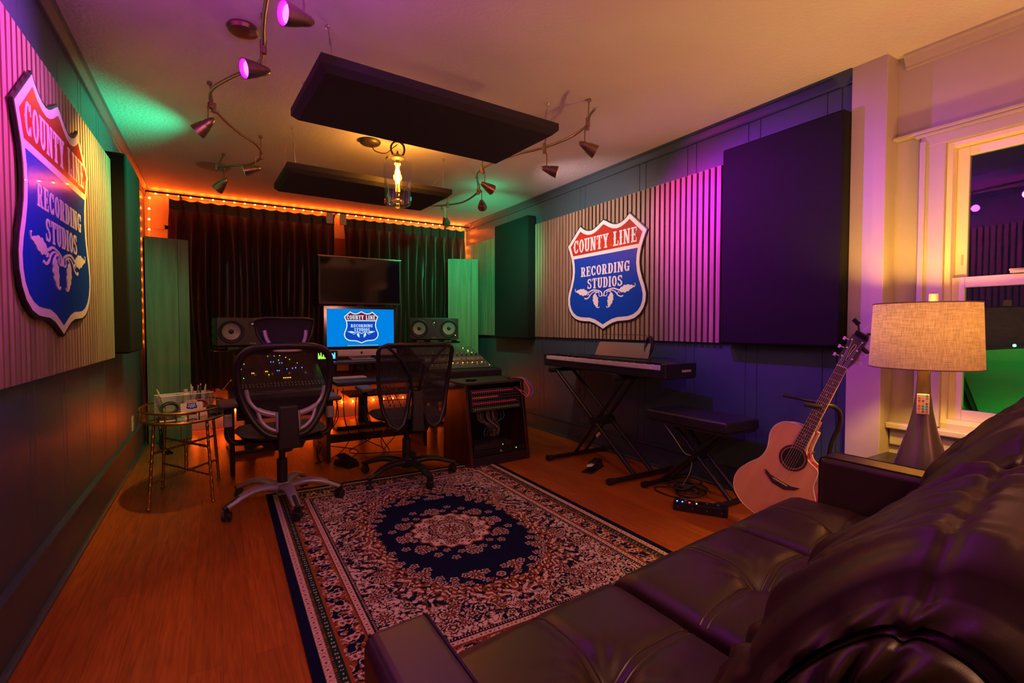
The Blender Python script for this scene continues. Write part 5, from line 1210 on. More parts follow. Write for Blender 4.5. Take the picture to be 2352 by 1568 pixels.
# local: x along the keys (towards the camera), -y towards the player
L = 1.46
MB().b2((-L / 2, -0.15, 0.0), (L / 2, 0.15, 0.062)).build('lower_case', M_kbody, t, bevel=0.01)
MB().b2((-L / 2, -0.15, 0.050), (-L / 2 + 0.035, 0.15, 0.105)).build('end_block', M_kbody, t, bevel=0.006)
MB().b2((L / 2 - 0.045, -0.15, 0.050), (L / 2, 0.15, 0.105)).build('end_block', M_kbody, t, bevel=0.006)
MB().b2((-L / 2 + 0.03, 0.0, 0.06), (L / 2 - 0.04, 0.15, 0.103)).build('control_panel', M_kbody, t, bevel=0.005)
MB().b2((-L / 2 + 0.03, -0.150, 0.045), (L / 2 - 0.04, -0.146, 0.058)).build('key_slip', M_kbody, t)
k0, k1 = -L / 2 + 0.037, L / 2 - 0.048; kw = (k1 - k0) / 52
wk = bk = None
for i in range(52):
    x = k0 + (i + 0.5) * kw
    if wk is None: wk = MB().box((0, -0.070, 0.075), (kw * 0.94, 0.146, 0.028)).build('white_key', M_wkey, t, bevel=0.001, seg=1); wk.location = (x, 0, 0)
    else: o = wk.copy(); C.objects.link(o); o.parent = t; o.location = (x, 0, 0)
nb = 0
for i in range(51):
    if (i + 5) % 7 in (0, 1, 3, 4, 5) or False:
        x = k0 + (i + 1) * kw; nb += 1
        if bk is None: bk = MB().box((0, -0.045, 0.091), (kw * 0.52, 0.092, 0.014), None, (0.85, 0.97)).build('black_key', M_bkey, t); bk.location = (x, 0, 0)
        else: o = bk.copy(); C.objects.link(o); o.parent = t; o.location = (x, 0, 0)
MB().b2((-0.045, -0.0012, 0), (0.045, 0, 0.016)).build('name_plate', mat('pale_plate', (0.35, 0.3, 0.38), 0.4), t, loc=(L / 2 + 0.0005, 0.05, 0.045), rot=(0, 0, PI / 2))
for k in range(10): MB().box((-0.50 + 0.03 * k, 0.06, 0.105), (0.016, 0.010, 0.004)).build('button', M_knob, t)
MB().cyl((-0.60, 0.07, 0.110), 0.012, 0.014).build('knob', M_knob, t, smooth=40)
t2 = thing('music_rest', 'sloping grey panel standing on the back of the stage piano', 'music stand', (2.755, 2.93, KZ + 0.103), -PI / 2)
MB().box((0, 0.03, 0.065), (0.60, 0.003, 0.125), (-0.45, 0, 0)).build('panel', mat('grey_satin_panel', (0.20, 0.19, 0.19), 0.3, 0.5), t2, bevel=0.001)
MB().box((0, -0.004, 0.006), (0.66, 0.02, 0.004)).build('ledge', M_kbody, t2)
MB().tube([(-0.28, 0.055, 0.12), (-0.26, 0.065, 0.185), (0.22, 0.065, 0.185), (0.28, 0.055, 0.12)], 0.0025, 6).build('wire_frame', M_ring, t2)
t2 = thing('hanging_cable', 'black cable bundle looped over the right corner of the piano music rest', 'cable', (2.80, 2.66, KZ + 0.25))
for k in range(7): MB().tube([(0.004 * k - 0.012 + 0.01 * math.sin(a), (0.032 + 0.004 * (k % 3)) * math.cos(a), -0.045 + (0.062 + 0.005 * (k % 4)) * math.sin(a)) for a in [2 * PI * i / 20 for i in range(20)]], 0.003, 6, closed=True).build('loop', M_ring, t2, smooth=60)
# X stand
M_tube = mat('black_powder_tube', (0.012, 0.011, 0.012), 0.35)
t = thing('keyboard_stand', 'black double-braced X stand carrying the stage piano', 'keyboard stand', (2.62, 3.0, 0))
ya, yb = -0.45, 0.28     # near camera / far foot
for x in (-0.030, 0.075):
    o1 = 0.02 if x > 0 else -0.0
    MB().box((0,) * 3, (1, 1, 1)).v
    MB().tube([(x, yb, 0.03), (x, ya + 0.15, 0.715)], 0.0155, 8).build('brace', M_tube, t, smooth=50)
for x in (-0.065, 0.110):
    MB().tube([(x, ya, 0.03), (x, yb + 0.22, 0.715)], 0.0155, 8).build('brace', M_tube, t, smooth=50)
MB().cyl((0.022, -0.005, 0.348), 0.035, 0.21, (1, 0, 0)).build('pivot_hub', M_tube, t, smooth=40)
for y in (ya, yb):
    f = MB().tube([(-0.28, y, 0.024), (0.29, y, 0.024)], 0.018, 10).build('foot_bar', M_tube, t, smooth=50)
    for x in (-0.295, 0.29): MB().cyl((x, y, 0.024), 0.0235, 0.045, (1, 0, 0), 16).build('end_cap', M_ring, f, smooth=40)
    yy = ya + 0.15 if y == yb else yb + 0.22
    f = MB().tube([(-0.11, yy, 0.7205), (0.20, yy, 0.7205)], 0.0165, 10).build('support_arm', M_tube, t, smooth=50)
    for x in (-0.115, 0.20): MB().cyl((x, yy, 0.7205), 0.0235, 0.05, (1, 0, 0), 16).build('end_cap', M_ring, f, smooth=40)
MB().box((-0.082, -0.07, 0.255), (0.004, 0.022, 0.05), (0.85, 0, 0)).build('pale_sticker', M_knobw, t)

# ---------------------------------------------------------------- piano bench
M_vinyl = mat('black_vinyl', (0.016, 0.013, 0.018), 0.36, bump=(300, 0.10))
t = thing('piano_bench', 'padded black vinyl keyboard bench on folding X legs beside the stage piano', 'bench', (2.715, 2.13, 0), -PI / 2)
def bench_pad(u, v, side):
    x, y = (u - 0.5) * 2, (v - 0.5) * 2; e = max(0, 1 - max(abs(x) ** 14, abs(y) ** 8))
    return (x * 0.315, y * 0.165, 0.475 + (0.055 * e ** 0.3 if side else -0.012) + 0.0)
MB().b2((-0.315, -0.165, 0.462), (0.315, 0.165, 0.530)).build('seat_pad', M_vinyl, t, smooth=50, bevel=0.014, seg=4)
MB().b2((-0.30, -0.15, 0.445), (0.30, 0.15, 0.463)).build('seat_board', M_ring, t)
for y in (-0.06, 0.04):
    MB().tube([(-0.26, y, 0.03), (0.20, y, 0.445)], 0.0145, 8).build('brace', M_tube, t, smooth=50)
for y in (-0.035, 0.065):
    MB().tube([(0.26, y, 0.03), (-0.20, y, 0.445)], 0.0145, 8).build('brace', M_tube, t, smooth=50)
MB().cyl((0, 0.0, 0.245), 0.025, 0.16, (0, 1, 0)).build('pivot_bolt', M_tube, t, smooth=40)
for x in (-0.26, 0.26):
    f = MB().tube([(x, -0.22 if x < 0 else -0.15, 0.022), (x, 0.20, 0.022)], 0.0155, 10).build('foot_bar', M_tube, t, smooth=50)
    for y in (-0.225 if x < 0 else -0.155, 0.20): MB().cyl((x, y, 0.022), 0.0215, 0.04, (0, 1, 0), 16).build('end_cap', M_ring, f, smooth=40)
# sustain pedal
t = thing('sustain_pedal', 'black sustain pedal with a bright metal treadle under the stage piano', 'pedal', (2.47, 2.905, 0), math.radians(-62))
MB().b2((-0.045, -0.13, 0), (0.045, 0.12, 0.008)).build('base_plate', M_dark, t, bevel=0.003)
MB().box((0, 0.045, 0.035), (0.075, 0.14, 0.055), None, (0.8, 0.9)).build('housing', M_kbody, t, bevel=0.006)
MB().sphere((0, -0.065, 0.046), 0.03, 20, 12, (0.75, 1.55, 0.22)).box((0, -0.01, 0.044), (0.03, 0.07, 0.008)).build('treadle', mat('bright_pedal', (0.80, 0.76, 0.82), 0.25, 0.1), t, smooth=50)
# effects / power strip
t = thing('power_strip', 'black pedal power strip with red and blue lights on the floor before the bench', 'power strip', (2.44, 1.90, 0), math.radians(-58))
MB().b2((-0.15, -0.038, 0.0), (0.15, 0.038, 0.052)).build('housing', M_dark, t, bevel=0.003)
for k in range(9):
    MB().cyl((-0.115 + k * 0.030, 0.008, 0.0535), 0.008, 0.004, n=14).build('socket', M_jack if k % 2 else M_ring, t)
for x, y, c in ((-0.13, -0.02, 'blue'), (-0.10, -0.02, 'blue'), (-0.06, -0.018, 'red'), (-0.02, -0.02, 'white')): MB().box((x, y, 0.0535), (0.008, 0.006, 0.003)).build('indicator', LEDS[c], t)
for k in range(4): MB().cyl((-0.12 + 0.08 * k, -0.0385, 0.025), 0.003, 0.002, (0, 1, 0), 8).build('screw', M_jack, t)
t = thing('cable_coil', 'pile of coiled black cables on the floor under the bench', 'cables', (2.66, 2.16, 0))
for k in range(8):
    cx, cy, r1 = rnd.uniform(-0.05, 0.05), rnd.uniform(-0.03, 0.03), rnd.uniform(0.06, 0.11)
    MB().tube([(cx + r1 * math.cos(a), cy + r1 * 0.9 * math.sin(a), 0.008 + 0.009 * k + 0.004 * math.sin(3 * a)) for a in [2 * PI * i / 26 for i in range(26)]], 0.0048, 6, closed=True).build('loop', M_ring, t, smooth=60)
MB().tube(bez([(-0.02, 0.05, 0.03), (-0.10, 0.18, 0.008), (-0.16, 0.14, 0.008), (-0.17, 0.0, 0.008), (-0.14, -0.08, 0.02)], 6), 0.0048, 6).build('trailing_cable', M_ring, t, smooth=60)
t = thing('thin_cable', 'thin pale cable hanging from the bench underside to the floor', 'cable', (2.60, 2.33, 0.44))
MB().tube(bez([(0, 0, 0), (0.0, -0.08, -0.07), (0.02, -0.16, -0.17), (0.04, -0.20, -0.19), (0.05, -0.18, -0.30), (0.06, -0.10, -0.425)], 6), 0.0025, 6).build('cable', M_knobw, t, smooth=60)

# ---------------------------------------------------------------- acoustic guitar on its stand
M_spruce = wood('spruce_top', (0.56, 0.27, 0.12), (0.66, 0.34, 0.16), 0.25, axis=2, scale=3)
M_mahog = mat('cherry_side', (0.30, 0.020, 0.010), 0.15, coat=0.5)
M_rosew = mat('rosewood', (0.055, 0.022, 0.020), 0.4); M_bind = mat('cream_binding', (0.70, 0.55, 0.38), 0.35)
gp = Vector((2.424, 1.352, 0.452))      # sound hole centre
Rg = Matrix.Rotation(math.radians(-76), 4, 'Z') @ Matrix.Rotation(math.radians(-9), 4, 'X') @ Matrix.Rotation(math.radians(21.5), 4, 'Y')
t = thing('acoustic_guitar', 'cutaway acoustic guitar with pale top leaning on a floor stand by the pilaster', 'guitar', tuple(gp)); t.rotation_euler = Rg.to_euler()
# outline: z along the neck; sound hole at origin. left side full, right side with cutaway
Lft = [(0.0, 0.158), (-0.055, 0.157), (-0.105, 0.143), (-0.137, 0.105), (-0.143, 0.058), (-0.130, 0.015), (-0.122, -0.030), (-0.132, -0.080), (-0.165, -0.130), (-0.192, -0.185), (-0.196, -0.240), (-0.172, -0.292), (-0.120, -0.328), (-0.060, -0.342), (0.0, -0.345)]
Rgt = [(0.0, -0.345), (0.060, -0.342), (0.120, -0.328), (0.172, -0.292), (0.196, -0.240), (0.192, -0.185), (0.165, -0.130), (0.132, -0.080), (0.126, -0.035), (0.118, -0.004), (0.098, 0.010), (0.072, 0.018), (0.050, 0.034), (0.036, 0.065), (0.031, 0.110), (0.030, 0.158)]
def curve2(p, n=5): return [(q.x, q.y) for q in bez([(a, b, 0) for a, b in p], n)]
OUT = curve2(Lft)[::1] + curve2(Rgt)[1:]
My = lambda y: Matrix(((1, 0, 0, 0), (0, 0, 1, y), (0, 1, 0, 0), (0, 0, 0, 1)))
MB().prism(OUT, 0.100, My(0.0015)).build('body_sides', M_mahog, t, smooth=35)
MB().prism(OUT, 0.0035, My(-0.002)).build('top_board', M_spruce, t)
MB().tube([(x, -0.0008, z) for x, z in OUT], 0.0028, 6, closed=True).build('binding', M_bind, t, smooth=60)
MB().tube([(x, 0.1015, z) for x, z in OUT], 0.0028, 6, closed=True).build('back_binding', M_bind, t, smooth=60)
MB().cyl((0, -0.0024, 0), 0.050, 0.0012, (0, 1, 0), 40).build('sound_hole', mat('hole_black', (0.008, 0.004, 0.003), 0.9), t)
ro = MB(); 
for r_, q in ((0.060, 0.0024), (0.0555, 0.0014)):
    ro.tube([(r_ * math.cos(a), -0.0026, r_ * math.sin(a)) for a in [2 * PI * i / 40 for i in range(40)]], q * 2, 6, closed=True, flat=0.25)
ro.build('rosette', M_rosew, t, smooth=60)
MB().prism([(-0.085, -0.115), (-0.075, -0.132), (-0.03, -0.158), (0.03, -0.158), (0.075, -0.132), (0.085, -0.115), (0.05, -0.128), (0.0, -0.130), (-0.05, -0.128)], 0.008, My(-0.009)).build('bridge', M_rosew, t)
MB().b2((-0.037, -0.0125, -0.137), (0.037, -0.008, -0.134)).build('saddle', M_bind, t)
for k in range(6): MB().cyl((-0.0275 + 0.011 * k, -0.0105, -0.147), 0.0026, 0.004, (0, 1, 0), 8).build('bridge_pin', M_bkey, t)
NZ = 0.495
MB().prism([(-0.0275, 0.055), (0.0275, 0.055), (0.0215, NZ), (-0.0215, NZ)], 0.006, My(-0.0085)).build('fretboard', M_rosew, t)
MB().prism([(-0.0275, 0.150), (0.0275, 0.150), (0.0215, NZ), (-0.0215, NZ)], 0.018, My(-0.0025)).box((0, 0.035, 0.185), (0.05, 0.07, 0.06)).build('neck', M_mahog, t, bevel=0.006)
MB().tube([(0.0280, -0.0045, 0.06), (0.0222, -0.0045, NZ)], 0.0016, 5).build('neck_binding', M_bind, t)
fz = [NZ - 0.645 * (1 - 2 ** (-k / 12)) for k in range(1, 20)]
for z in fz:
    hw = 0.0215 + (0.006) * (NZ - z) / 0.44
    MB().b2((-hw, -0.0098, z - 0.0008), (hw, -0.0082, z + 0.0008)).build('fret', M_jack, t)
for k in (3, 5, 7, 9, 12, 15, 17):
    z = (fz[k - 1] + fz[k - 2]) / 2
    MB().cyl((0, -0.0088, z), 0.003, 0.001, (0, 1, 0), 10).build('inlay_dot', M_bind, t)
MB().b2((-0.0225, -0.0115, NZ), (0.0225, -0.003, NZ + 0.004)).build('nut', M_bind, t)
hb = 0.12   # headstock tilts back
Mh = Matrix.Translation((0, -0.003, NZ + 0.004)) @ Matrix.Rotation(-0.24, 4, 'X')
hd = [(-0.0225, 0), (0.0225, 0), (0.036, 0.045), (0.034, 0.165), (0.025, 0.178), (0.008, 0.172), (-0.010, 0.180), (-0.026, 0.172), (-0.034, 0.160), (-0.036, 0.045)]
hs_ = MB().prism(hd, 0.015, Mh @ My(0.0)).build('headstock', M_mahog, t, bevel=0.002)
MB().prism([(x * 0.98, z) for x, z in hd], 0.0012, Mh @ My(-0.0014)).build('head_plate', mat('head_plate', (0.045, 0.028, 0.045), 0.15), hs_)
MB().tube([tuple(Mh @ Vector((x, -0.0020, z))) for x, z in [(0.0, 0.030), (-0.005, 0.060), (-0.007, 0.100), (-0.004, 0.118), (0.004, 0.118), (0.007, 0.105), (0.003, 0.080), (0.001, 0.050)]], 0.0011, 5).build('inlay_line', M_bind, hs_)
for sx in (-1, 1):
    for k in range(3):
        z = 0.045 + 0.045 * k
        MB().cyl(tuple(Mh @ Vector((sx * 0.022, -0.006, z))), 0.004, 0.010, tuple(Mh.to_3x3() @ Vector((0, 1, 0))), 10).tube([Mh @ Vector((sx * 0.034, 0.010, z)), Mh @ Vector((sx * 0.052, 0.010, z))], 0.0025, 6).box(tuple(Mh @ Vector((sx * 0.057, 0.010, z))), (0.010, 0.007, 0.016)).build('tuning_peg', M_jack, hs_, smooth=40)
for k in range(6):
    x0, x1 = -0.0265 + 0.0106 * k, -0.018 + 0.0072 * k
    MB().tube([(x0, -0.0125, -0.146), (x0, -0.0135, -0.135), (x1, -0.0122, NZ + 0.002), tuple(Mh @ Vector(((-1 if k < 3 else 1) * 0.020, -0.005, 0.045 + 0.045 * (k if k < 3 else 5 - k))))], 0.0004 + 0.00007 * (5 - k), 4).build('string', M_jack, t)
MB().cyl((0.05, 0.05, 0.060), 0.006, 0.018, (0.4, 0, 1), 12).build('strap_button', M_jack, t, smooth=40)
# clip-on gear on the headstock
t2 = thing('clip_tuner', 'black clip-on tuner and capo clamped to the guitar headstock', 'tuner', tuple(gp + Rg.to_3x3() @ (Mh @ Vector((0, 0, 0.172))))); t2.rotation_euler = Rg.to_euler()
MB().box((0.004, -0.012, 0.0), (0.060, 0.016, 0.022), (0.3, 0.25, 0)).build('clamp', M_kbody, t2, bevel=0.004)
MB().box((-0.040, -0.020, 0.050), (0.036, 0.010, 0.022), (0.4, 0.5, 0)).tube([(-0.01, -0.015, 0.008), (-0.03, -0.02, 0.045)], 0.005, 6).build('display_head', M_kbody, t2, bevel=0.003)
MB().tube(bez([(0.02, -0.01, 0.01), (0.045, 0.0, 0.02), (0.058, 0.01, -0.01), (0.055, 0.012, -0.045)], 5), 0.006, 8).build('capo_lever', M_kbody, t2, smooth=50)
MB().tube([(0.03, -0.01, -0.055), (0.06, 0.0, -0.070)], 0.010, 10).build('capo_grip', M_ring, t2, smooth=50)
MB().tube([(-0.005, -0.01, 0.012), (0.018, -0.004, 0.070)], 0.002, 5).build('thin_lever', M_jack, t2)
# floor stand
gs = Vector((2.50, 1.31, 0)); Rz = Matrix.Rotation(math.radians(-71), 3, 'Z')
t = thing('guitar_stand', 'black tubular floor stand with padded neck yoke holding the guitar', 'guitar stand', tuple(gs), math.radians(-71))
M_foam = mat('black_foam', (0.014, 0.013, 0.014), 0.85)
MB().tube(bez([(0.055, 0.16, 0.05), (0.060, 0.15, 0.45), (0.100, 0.14, 0.60), (0.105, 0.11, 0.67), (0.085, 0.07, 0.705), (0.05, 0.035, 0.715)], 5), 0.011, 10).build('upright', M_tube, t, smooth=60)
MB().tube(bez([(0.05, 0.035, 0.715), (0.0, 0.07, 0.722), (-0.04, 0.06, 0.728), (-0.07, 0.06, 0.735)], 4), 0.008, 8).build('yoke_arm', M_tube, t, smooth=60)
MB().tube([(-0.07, 0.06, 0.735), (-0.135, 0.055, 0.744)], 0.010, 10).build('yoke_pad', M_foam, t, smooth=60)
MB().tube([(0.050, -0.030, 0.712), (-0.025, -0.045, 0.720)], 0.011, 10).tube([(0.055, 0.035, 0.715), (0.050, -0.030, 0.712)], 0.008, 8).build('yoke_pad', M_foam, t, smooth=60)
for x, y in ((-0.20, -0.10), (0.28, -0.05), (0.04, 0.32)): MB().tube([(0.055, 0.16, 0.10), (x, y, 0.012)], 0.009, 8).build('leg', M_tube, t, smooth=50)
for x in (-0.13, 0.10): MB().tube([(0.05, 0.14, 0.13), (x, 0.06, 0.10), (x, -0.06, 0.095), (x, -0.07, 0.125)], 0.008, 8).build('cradle_arm', M_foam, t, smooth=50)

# ---------------------------------------------------------------- table lamp, remote, side table
t = thing('side_table', 'dark wooden side table under the table lamp behind the sofa arm', 'side table', (2.66, 0.92, 0))
M_dwood = wood('espresso_wood', (0.012, 0.008, 0.007), (0.030, 0.018, 0.014), 0.35, axis=0, scale=6)
MB().b2((-0.25, -0.24, 0.43), (0.27, 0.24, 0.46)).build('table_top', M_dwood, t, bevel=0.005)
for x in (-0.22, 0.24):
    for y in (-0.21, 0.21): MB().box((x, y, 0.215), (0.04, 0.04, 0.43)).build('leg', M_dwood, t, bevel=0.003)
MB().b2((-0.20, -0.19, 0.15), (0.22, 0.19, 0.17)).build('lower_shelf', M_dwood, t)
LP = (2.60, 0.90, 0.462)
t = thing('table_lamp', 'table lamp with a wide tapered linen shade and dark flared base', 'lamp', LP)
M_lbase = mat('plum_bronze', (0.095, 0.065, 0.085), 0.28, 0.45)
MB().lathe([(0.100, 0), (0.101, 0.006), (0.092, 0.05), (0.072, 0.12), (0.050, 0.20), (0.034, 0.28), (0.026, 0.35), (0.0225, 0.42), (0.0215, 0.50), (0.012, 0.505)], None, 48).build('base', M_lbase, t, smooth=50)
MB().cyl((0, 0, 0.545), 0.006, 0.09).cyl((0, 0, 0.61), 0.018, 0.06).build('socket', M_jack, t, smooth=40)
MB().sphere((0, 0, 0.665), 0.03, 16, 10, (1, 1, 1.1)).build('bulb', glass('lamp_bulb_glass', (1, 0.9, 0.75), 0.03), t, smooth=60)
ml = mat('linen', (0.50, 0.40, 0.31), 0.9); N, L_ = nodes_of(ml)
tc = N.new('ShaderNodeTexCoord'); mp = N.new('ShaderNodeMapping'); mp.inputs['Scale'].default_value = (12, 12, 260); nz = N.new('ShaderNodeTexNoise'); nz.inputs['Scale'].default_value = 1.6; nz.inputs['Detail'].default_value = 3
mp3 = N.new('ShaderNodeMapping'); mp3.inputs['Scale'].default_value = (220, 220, 18); nz3 = N.new('ShaderNodeTexNoise'); nz3.inputs['Scale'].default_value = 1.5
L_.new(tc.outputs['Object'], mp.inputs[0]); L_.new(mp.outputs[0], nz.inputs['Vector']); L_.new(tc.outputs['Object'], mp3.inputs[0]); L_.new(mp3.outputs[0], nz3.inputs['Vector'])
ad = N.new('ShaderNodeMath'); L_.new(nz.outputs['Fac'], ad.inputs[0]); L_.new(nz3.outputs['Fac'], ad.inputs[1])
cr = N.new('ShaderNodeValToRGB'); cr.color_ramp.elements[0].position = 0.36 * 2 / 2; cr.color_ramp.elements[0].color = (0.27, 0.19, 0.15, 1); cr.color_ramp.elements[1].position = 0.68; cr.color_ramp.elements[1].color = (0.60, 0.43, 0.35, 1)
hf = N.new('ShaderNodeMath'); hf.operation = 'MULTIPLY'; hf.inputs[1].default_value = 0.5; L_.new(ad.outputs[0], hf.inputs[0]); L_.new(hf.outputs[0], cr.inputs[0])
L_.new(cr.outputs[0], N['Principled BSDF'].inputs['Base Color'])
tl = N.new('ShaderNodeBsdfTranslucent'); L_.new(cr.outputs[0], tl.inputs[0]); ms = N.new('ShaderNodeMixShader'); ms.inputs[0].default_value = 0.045
L_.new(N['Principled BSDF'].outputs[0], ms.inputs[1]); L_.new(tl.outputs[0], ms.inputs[2]); L_.new(ms.outputs[0], N['Material Output'].inputs[0])
MB().lathe([(0.193, 0.462), (0.181, 0.735)], None, 72, caps=False).build('lamp_shade', ml, t, smooth=60)
MB().tube([(0.193 * math.cos(a), 0.193 * math.sin(a), 0.462) for a in [2 * PI * i / 64 for i in range(64)]], 0.0022, 6, closed=True).build('bottom_trim', mat('brown_trim', (0.16, 0.09, 0.06), 0.8), t)
MB().tube([(0.181 * math.cos(a), 0.181 * math.sin(a), 0.735) for a in [2 * PI * i / 64 for i in range(64)]], 0.0022, 6, closed=True).build('top_trim', MATS['brown_trim'], t)
s = MB()
for k in range(3): a = k * 2 * PI / 3; s.tube([(0, 0, 0.715), (0.180 * math.cos(a), 0.180 * math.sin(a), 0.732)], 0.0018, 5)
s.cyl((0, 0, 0.722), 0.010, 0.02).build('spider', M_jack, t)
MB().cyl((0.02, -0.02, 0.755), 0.016, 0.04).tube([(0, 0, 0.72), (0.02, -0.02, 0.74)], 0.004, 6).build('finial', mat('pale_finial', (0.55, 0.48, 0.38), 0.5), t, smooth=40)
MB().tube([(-0.02, -0.03, 0.50), (-0.032, -0.03, 0.46), (-0.03, -0.03, 0.435)], 0.0015, 5).build('pull_chain', M_jack, t)
# remote held on the neck of the lamp, facing the room
dirc = Vector((-LP[0], -LP[1], 0)).normalized()
rp = Vector(LP) + dirc * 0.040 + Vector((0, 0, 0.265))
t = thing('remote_control', 'small white remote with red and green round buttons stuck on the lamp neck', 'remote control', tuple(rp), (math.radians(-5), 0, math.atan2(-dirc.x, dirc.y) - PI + 0.02))
MB().b2((-0.021, -0.003, 0), (0.021, 0.003, 0.086)).build('case', mat('remote_white', (0.62, 0.55, 0.45), 0.4), t, bevel=0.003)
rc = [('r', (0.65, 0.06, 0.02)), ('g', (0.02, 0.35, 0.12)), ('d', (0.25, 0.04, 0.03)), ('w', (0.5, 0.5, 0.45)), ('o', (0.7, 0.25, 0.03)), ('t', (0.03, 0.3, 0.28))]
pat = ['wwg', 'rwr', 'ddw', 'owd', 'rgt', 'rgt', 'odr']
for r_, row in enumerate(pat):
    for c_, ch in enumerate(row):
        MB().cyl((-0.0125 + 0.0125 * c_, -0.0036, 0.078 - 0.0112 * r_), 0.0046, 0.0016, (0, 1, 0), 14).build('button', mat('button_' + ch, dict(rc)[ch], 0.4), t)

# ---------------------------------------------------------------- ground outside, and stand-ins for the green glow in the window
t = thing('green_glow_sheet', 'rounded sheet added outside to catch green light behind the lower window pane', 'canopy', (4.1, 0.62, 0.0))  # sheet added to carry the green glow in the pane
s = MB(); n = 24
for i in range(n + 1):
    a = PI * i / n
    for j in range(13): s.v.append((0.06 * math.sin(j * 1.3) + 0.5 * (1 - math.sin(a)), -1.5 * math.cos(a) * 0.9, -0.2 + 1.18 * math.sin(a) ** 0.35 * (j / 12)))
for i in range(n):
    for j in range(12): q = i * 13 + j; s.f.append((q, q + 13, q + 14, q + 1))
s.build('fabric', mat('pale_tarp', (0.35, 0.42, 0.38), 0.6, bump=(3, 0.6)), t, smooth=60)
MB().tube([(-0.04, 0.35, 0.05), (0.0, 0.75, 1.2)], 0.02, 8).build('pole', M_ring, t)
t = thing('fairy_lights', 'string of tiny green lights along the top of the added green-lit sheet outside', 'string lights', (4.05, 0.62, 1.0))
MB().tube([(0, -0.9 + 0.15 * k, -0.01 * abs(k - 6)) for k in range(12)], 0.003, 5).build('wire', M_ring, t)
for k in range(11): MB().sphere((0, -0.85 + 0.15 * k, 0.006 - 0.01 * abs(k - 6)), 0.008, 8, 6).build('light', emat('green_fairy', (0.05, 1.0, 0.25), 30), t)
g = MB().b2((3.17, -4, -0.35), (9, 6, -0.30)).build('ground', mat('night_grass', (0.02, 0.05, 0.015), 0.9, bump=(30, 0.5))); struct(g)
# ---------------------------------------------------------------- leather sofa
M_leather = mat('dark_brown_leather', (0.034, 0.017, 0.013), 0.40, bump=(900, 0.05), spec=0.5)
M_seam = mat('raised_leather_seam', (0.040, 0.020, 0.015), 0.38)
M_stitch = mat('leather_seam', (0.014, 0.007, 0.007), 0.5)
SX, SK = 0.115, 0.0
def SW(x, yl, z): return (x, yl + SX * x, z)      # sofa lies a little askew along the wall
t = thing('leather_sofa', 'three-seat dark brown leather sofa with tufted cushions in the foreground', 'sofa', (1.10, 0.5, 0)); off = (1.10, 0.5, 0)
def slab(x0, x1, ya, yb, z0, z1, name, bevel, par=t, m=M_leather, kx=SX, seg=4):
    s = MB(); s.v = [(x, y + kx * x, z) for z in (z0, z1) for x, y in ((x0, ya), (x1, ya), (x1, yb), (x0, yb))]
    s.f = [(3, 2, 1, 0), (4, 5, 6, 7), (0, 1, 5, 4), (1, 2, 6, 5), (2, 3, 7, 6), (3, 0, 4, 7)]
    return s.build(name, m, par, bevel=bevel, seg=seg, smooth=40, off=off)
slab(0.30, 1.90, 0.02, 0.80, 0.10, 0.30, 'base', 0.02)
for (xa, xb, nm) in ((0.185, 0.302, 'armrest'), (1.885, 2.010, 'armrest')):
    a = slab(xa, xb, 0.00, 0.745, 0.08, 0.625, nm, 0.022, seg=5)
    for xx in (xa + 0.012, xb - 0.012):
        MB().tube([SW(xx, 0.02, 0.6245), SW(xx, 0.725, 0.6245), SW(xx, 0.738, 0.619), SW(xx, 0.7445, 0.605), SW(xx, 0.7445, 0.10)], 0.0020, 5).build('piping', M_stitch, a, off=off)
for x in (0.24, 1.95):
    for y in (0.05, 0.70): MB().cyl(SW(x, y, 0.04), 0.025, 0.08, n=12, r2=0.03).build('foot', M_ring, t, off=off)
# seat cushions with cross tufts
def seat_fn(x0, x1, y0, y1, z0, z1):
    def fn(u, v, side):
        p, q = (u - 0.5) * 2, (v - 0.5) * 2
        e = max(0.0, 1 - max(abs(p) ** 9, abs(q) ** 9)) ** 0.38
        # front edge rolls over
        x = x0 + (x1 - x0) * (0.5 + 0.5 * math.copysign(abs(p) ** 0.93, p)); y = y0 + (y1 - y0) * (0.5 + 0.5 * math.copysign(abs(q) ** 0.93, q))
        x += (0.5 * (x0 + x1) - x) * 0.05 * (1 - e)
        if not side: return SW(x, y, z0 + 0.035 * (1 - e))
        d2 = p * p + q * q
        z = z1 - 0.065 * (1 - e) + 0.020 * (1 - p * p) * (1 - q * q)
        z -= 0.040 * math.exp(-d2 / 0.030)
        z -= 0.011 * math.exp(-(q / 0.055) ** 2) * math.exp(-(abs(p) / 0.85) ** 4) + 0.011 * math.exp(-(p / 0.055) ** 2) * math.exp(-(abs(q) / 0.93) ** 4)
        an = math.atan2(q, p); z += 0.0018 * math.sin(an * 12 + 0.5) * math.exp(-((d2 ** 0.5 - 0.28) / 0.16) ** 2)
        z -= 0.018 * max(0, q - 0.72) / 0.28
        return SW(x, y, z)
    return fn
SE = [(0.306, 0.868), (0.872, 1.428), (1.432, 1.882)]
for k, (a, b) in enumerate(SE):
    fn = seat_fn(a, b, 0.30, 0.862, 0.29, 0.468)
    o = MB().rounded(1, 1, fn, 84, 84).build('seat_cushion', M_leather, t, smooth=70, weld=True, off=off)
    for dq in (-0.012, 0.012):
        MB().tube([fn(0.5 + dq, 0.03 + 0.94 * i / 60, 1) for i in range(61)], 0.0024, 5).build('stitched_seam', M_seam, o, smooth=60, off=off)
        MB().tube([fn(0.03 + 0.94 * i / 60, 0.5 + dq, 1) for i in range(61)], 0.0024, 5).build('stitched_seam', M_seam, o, smooth=60, off=off)
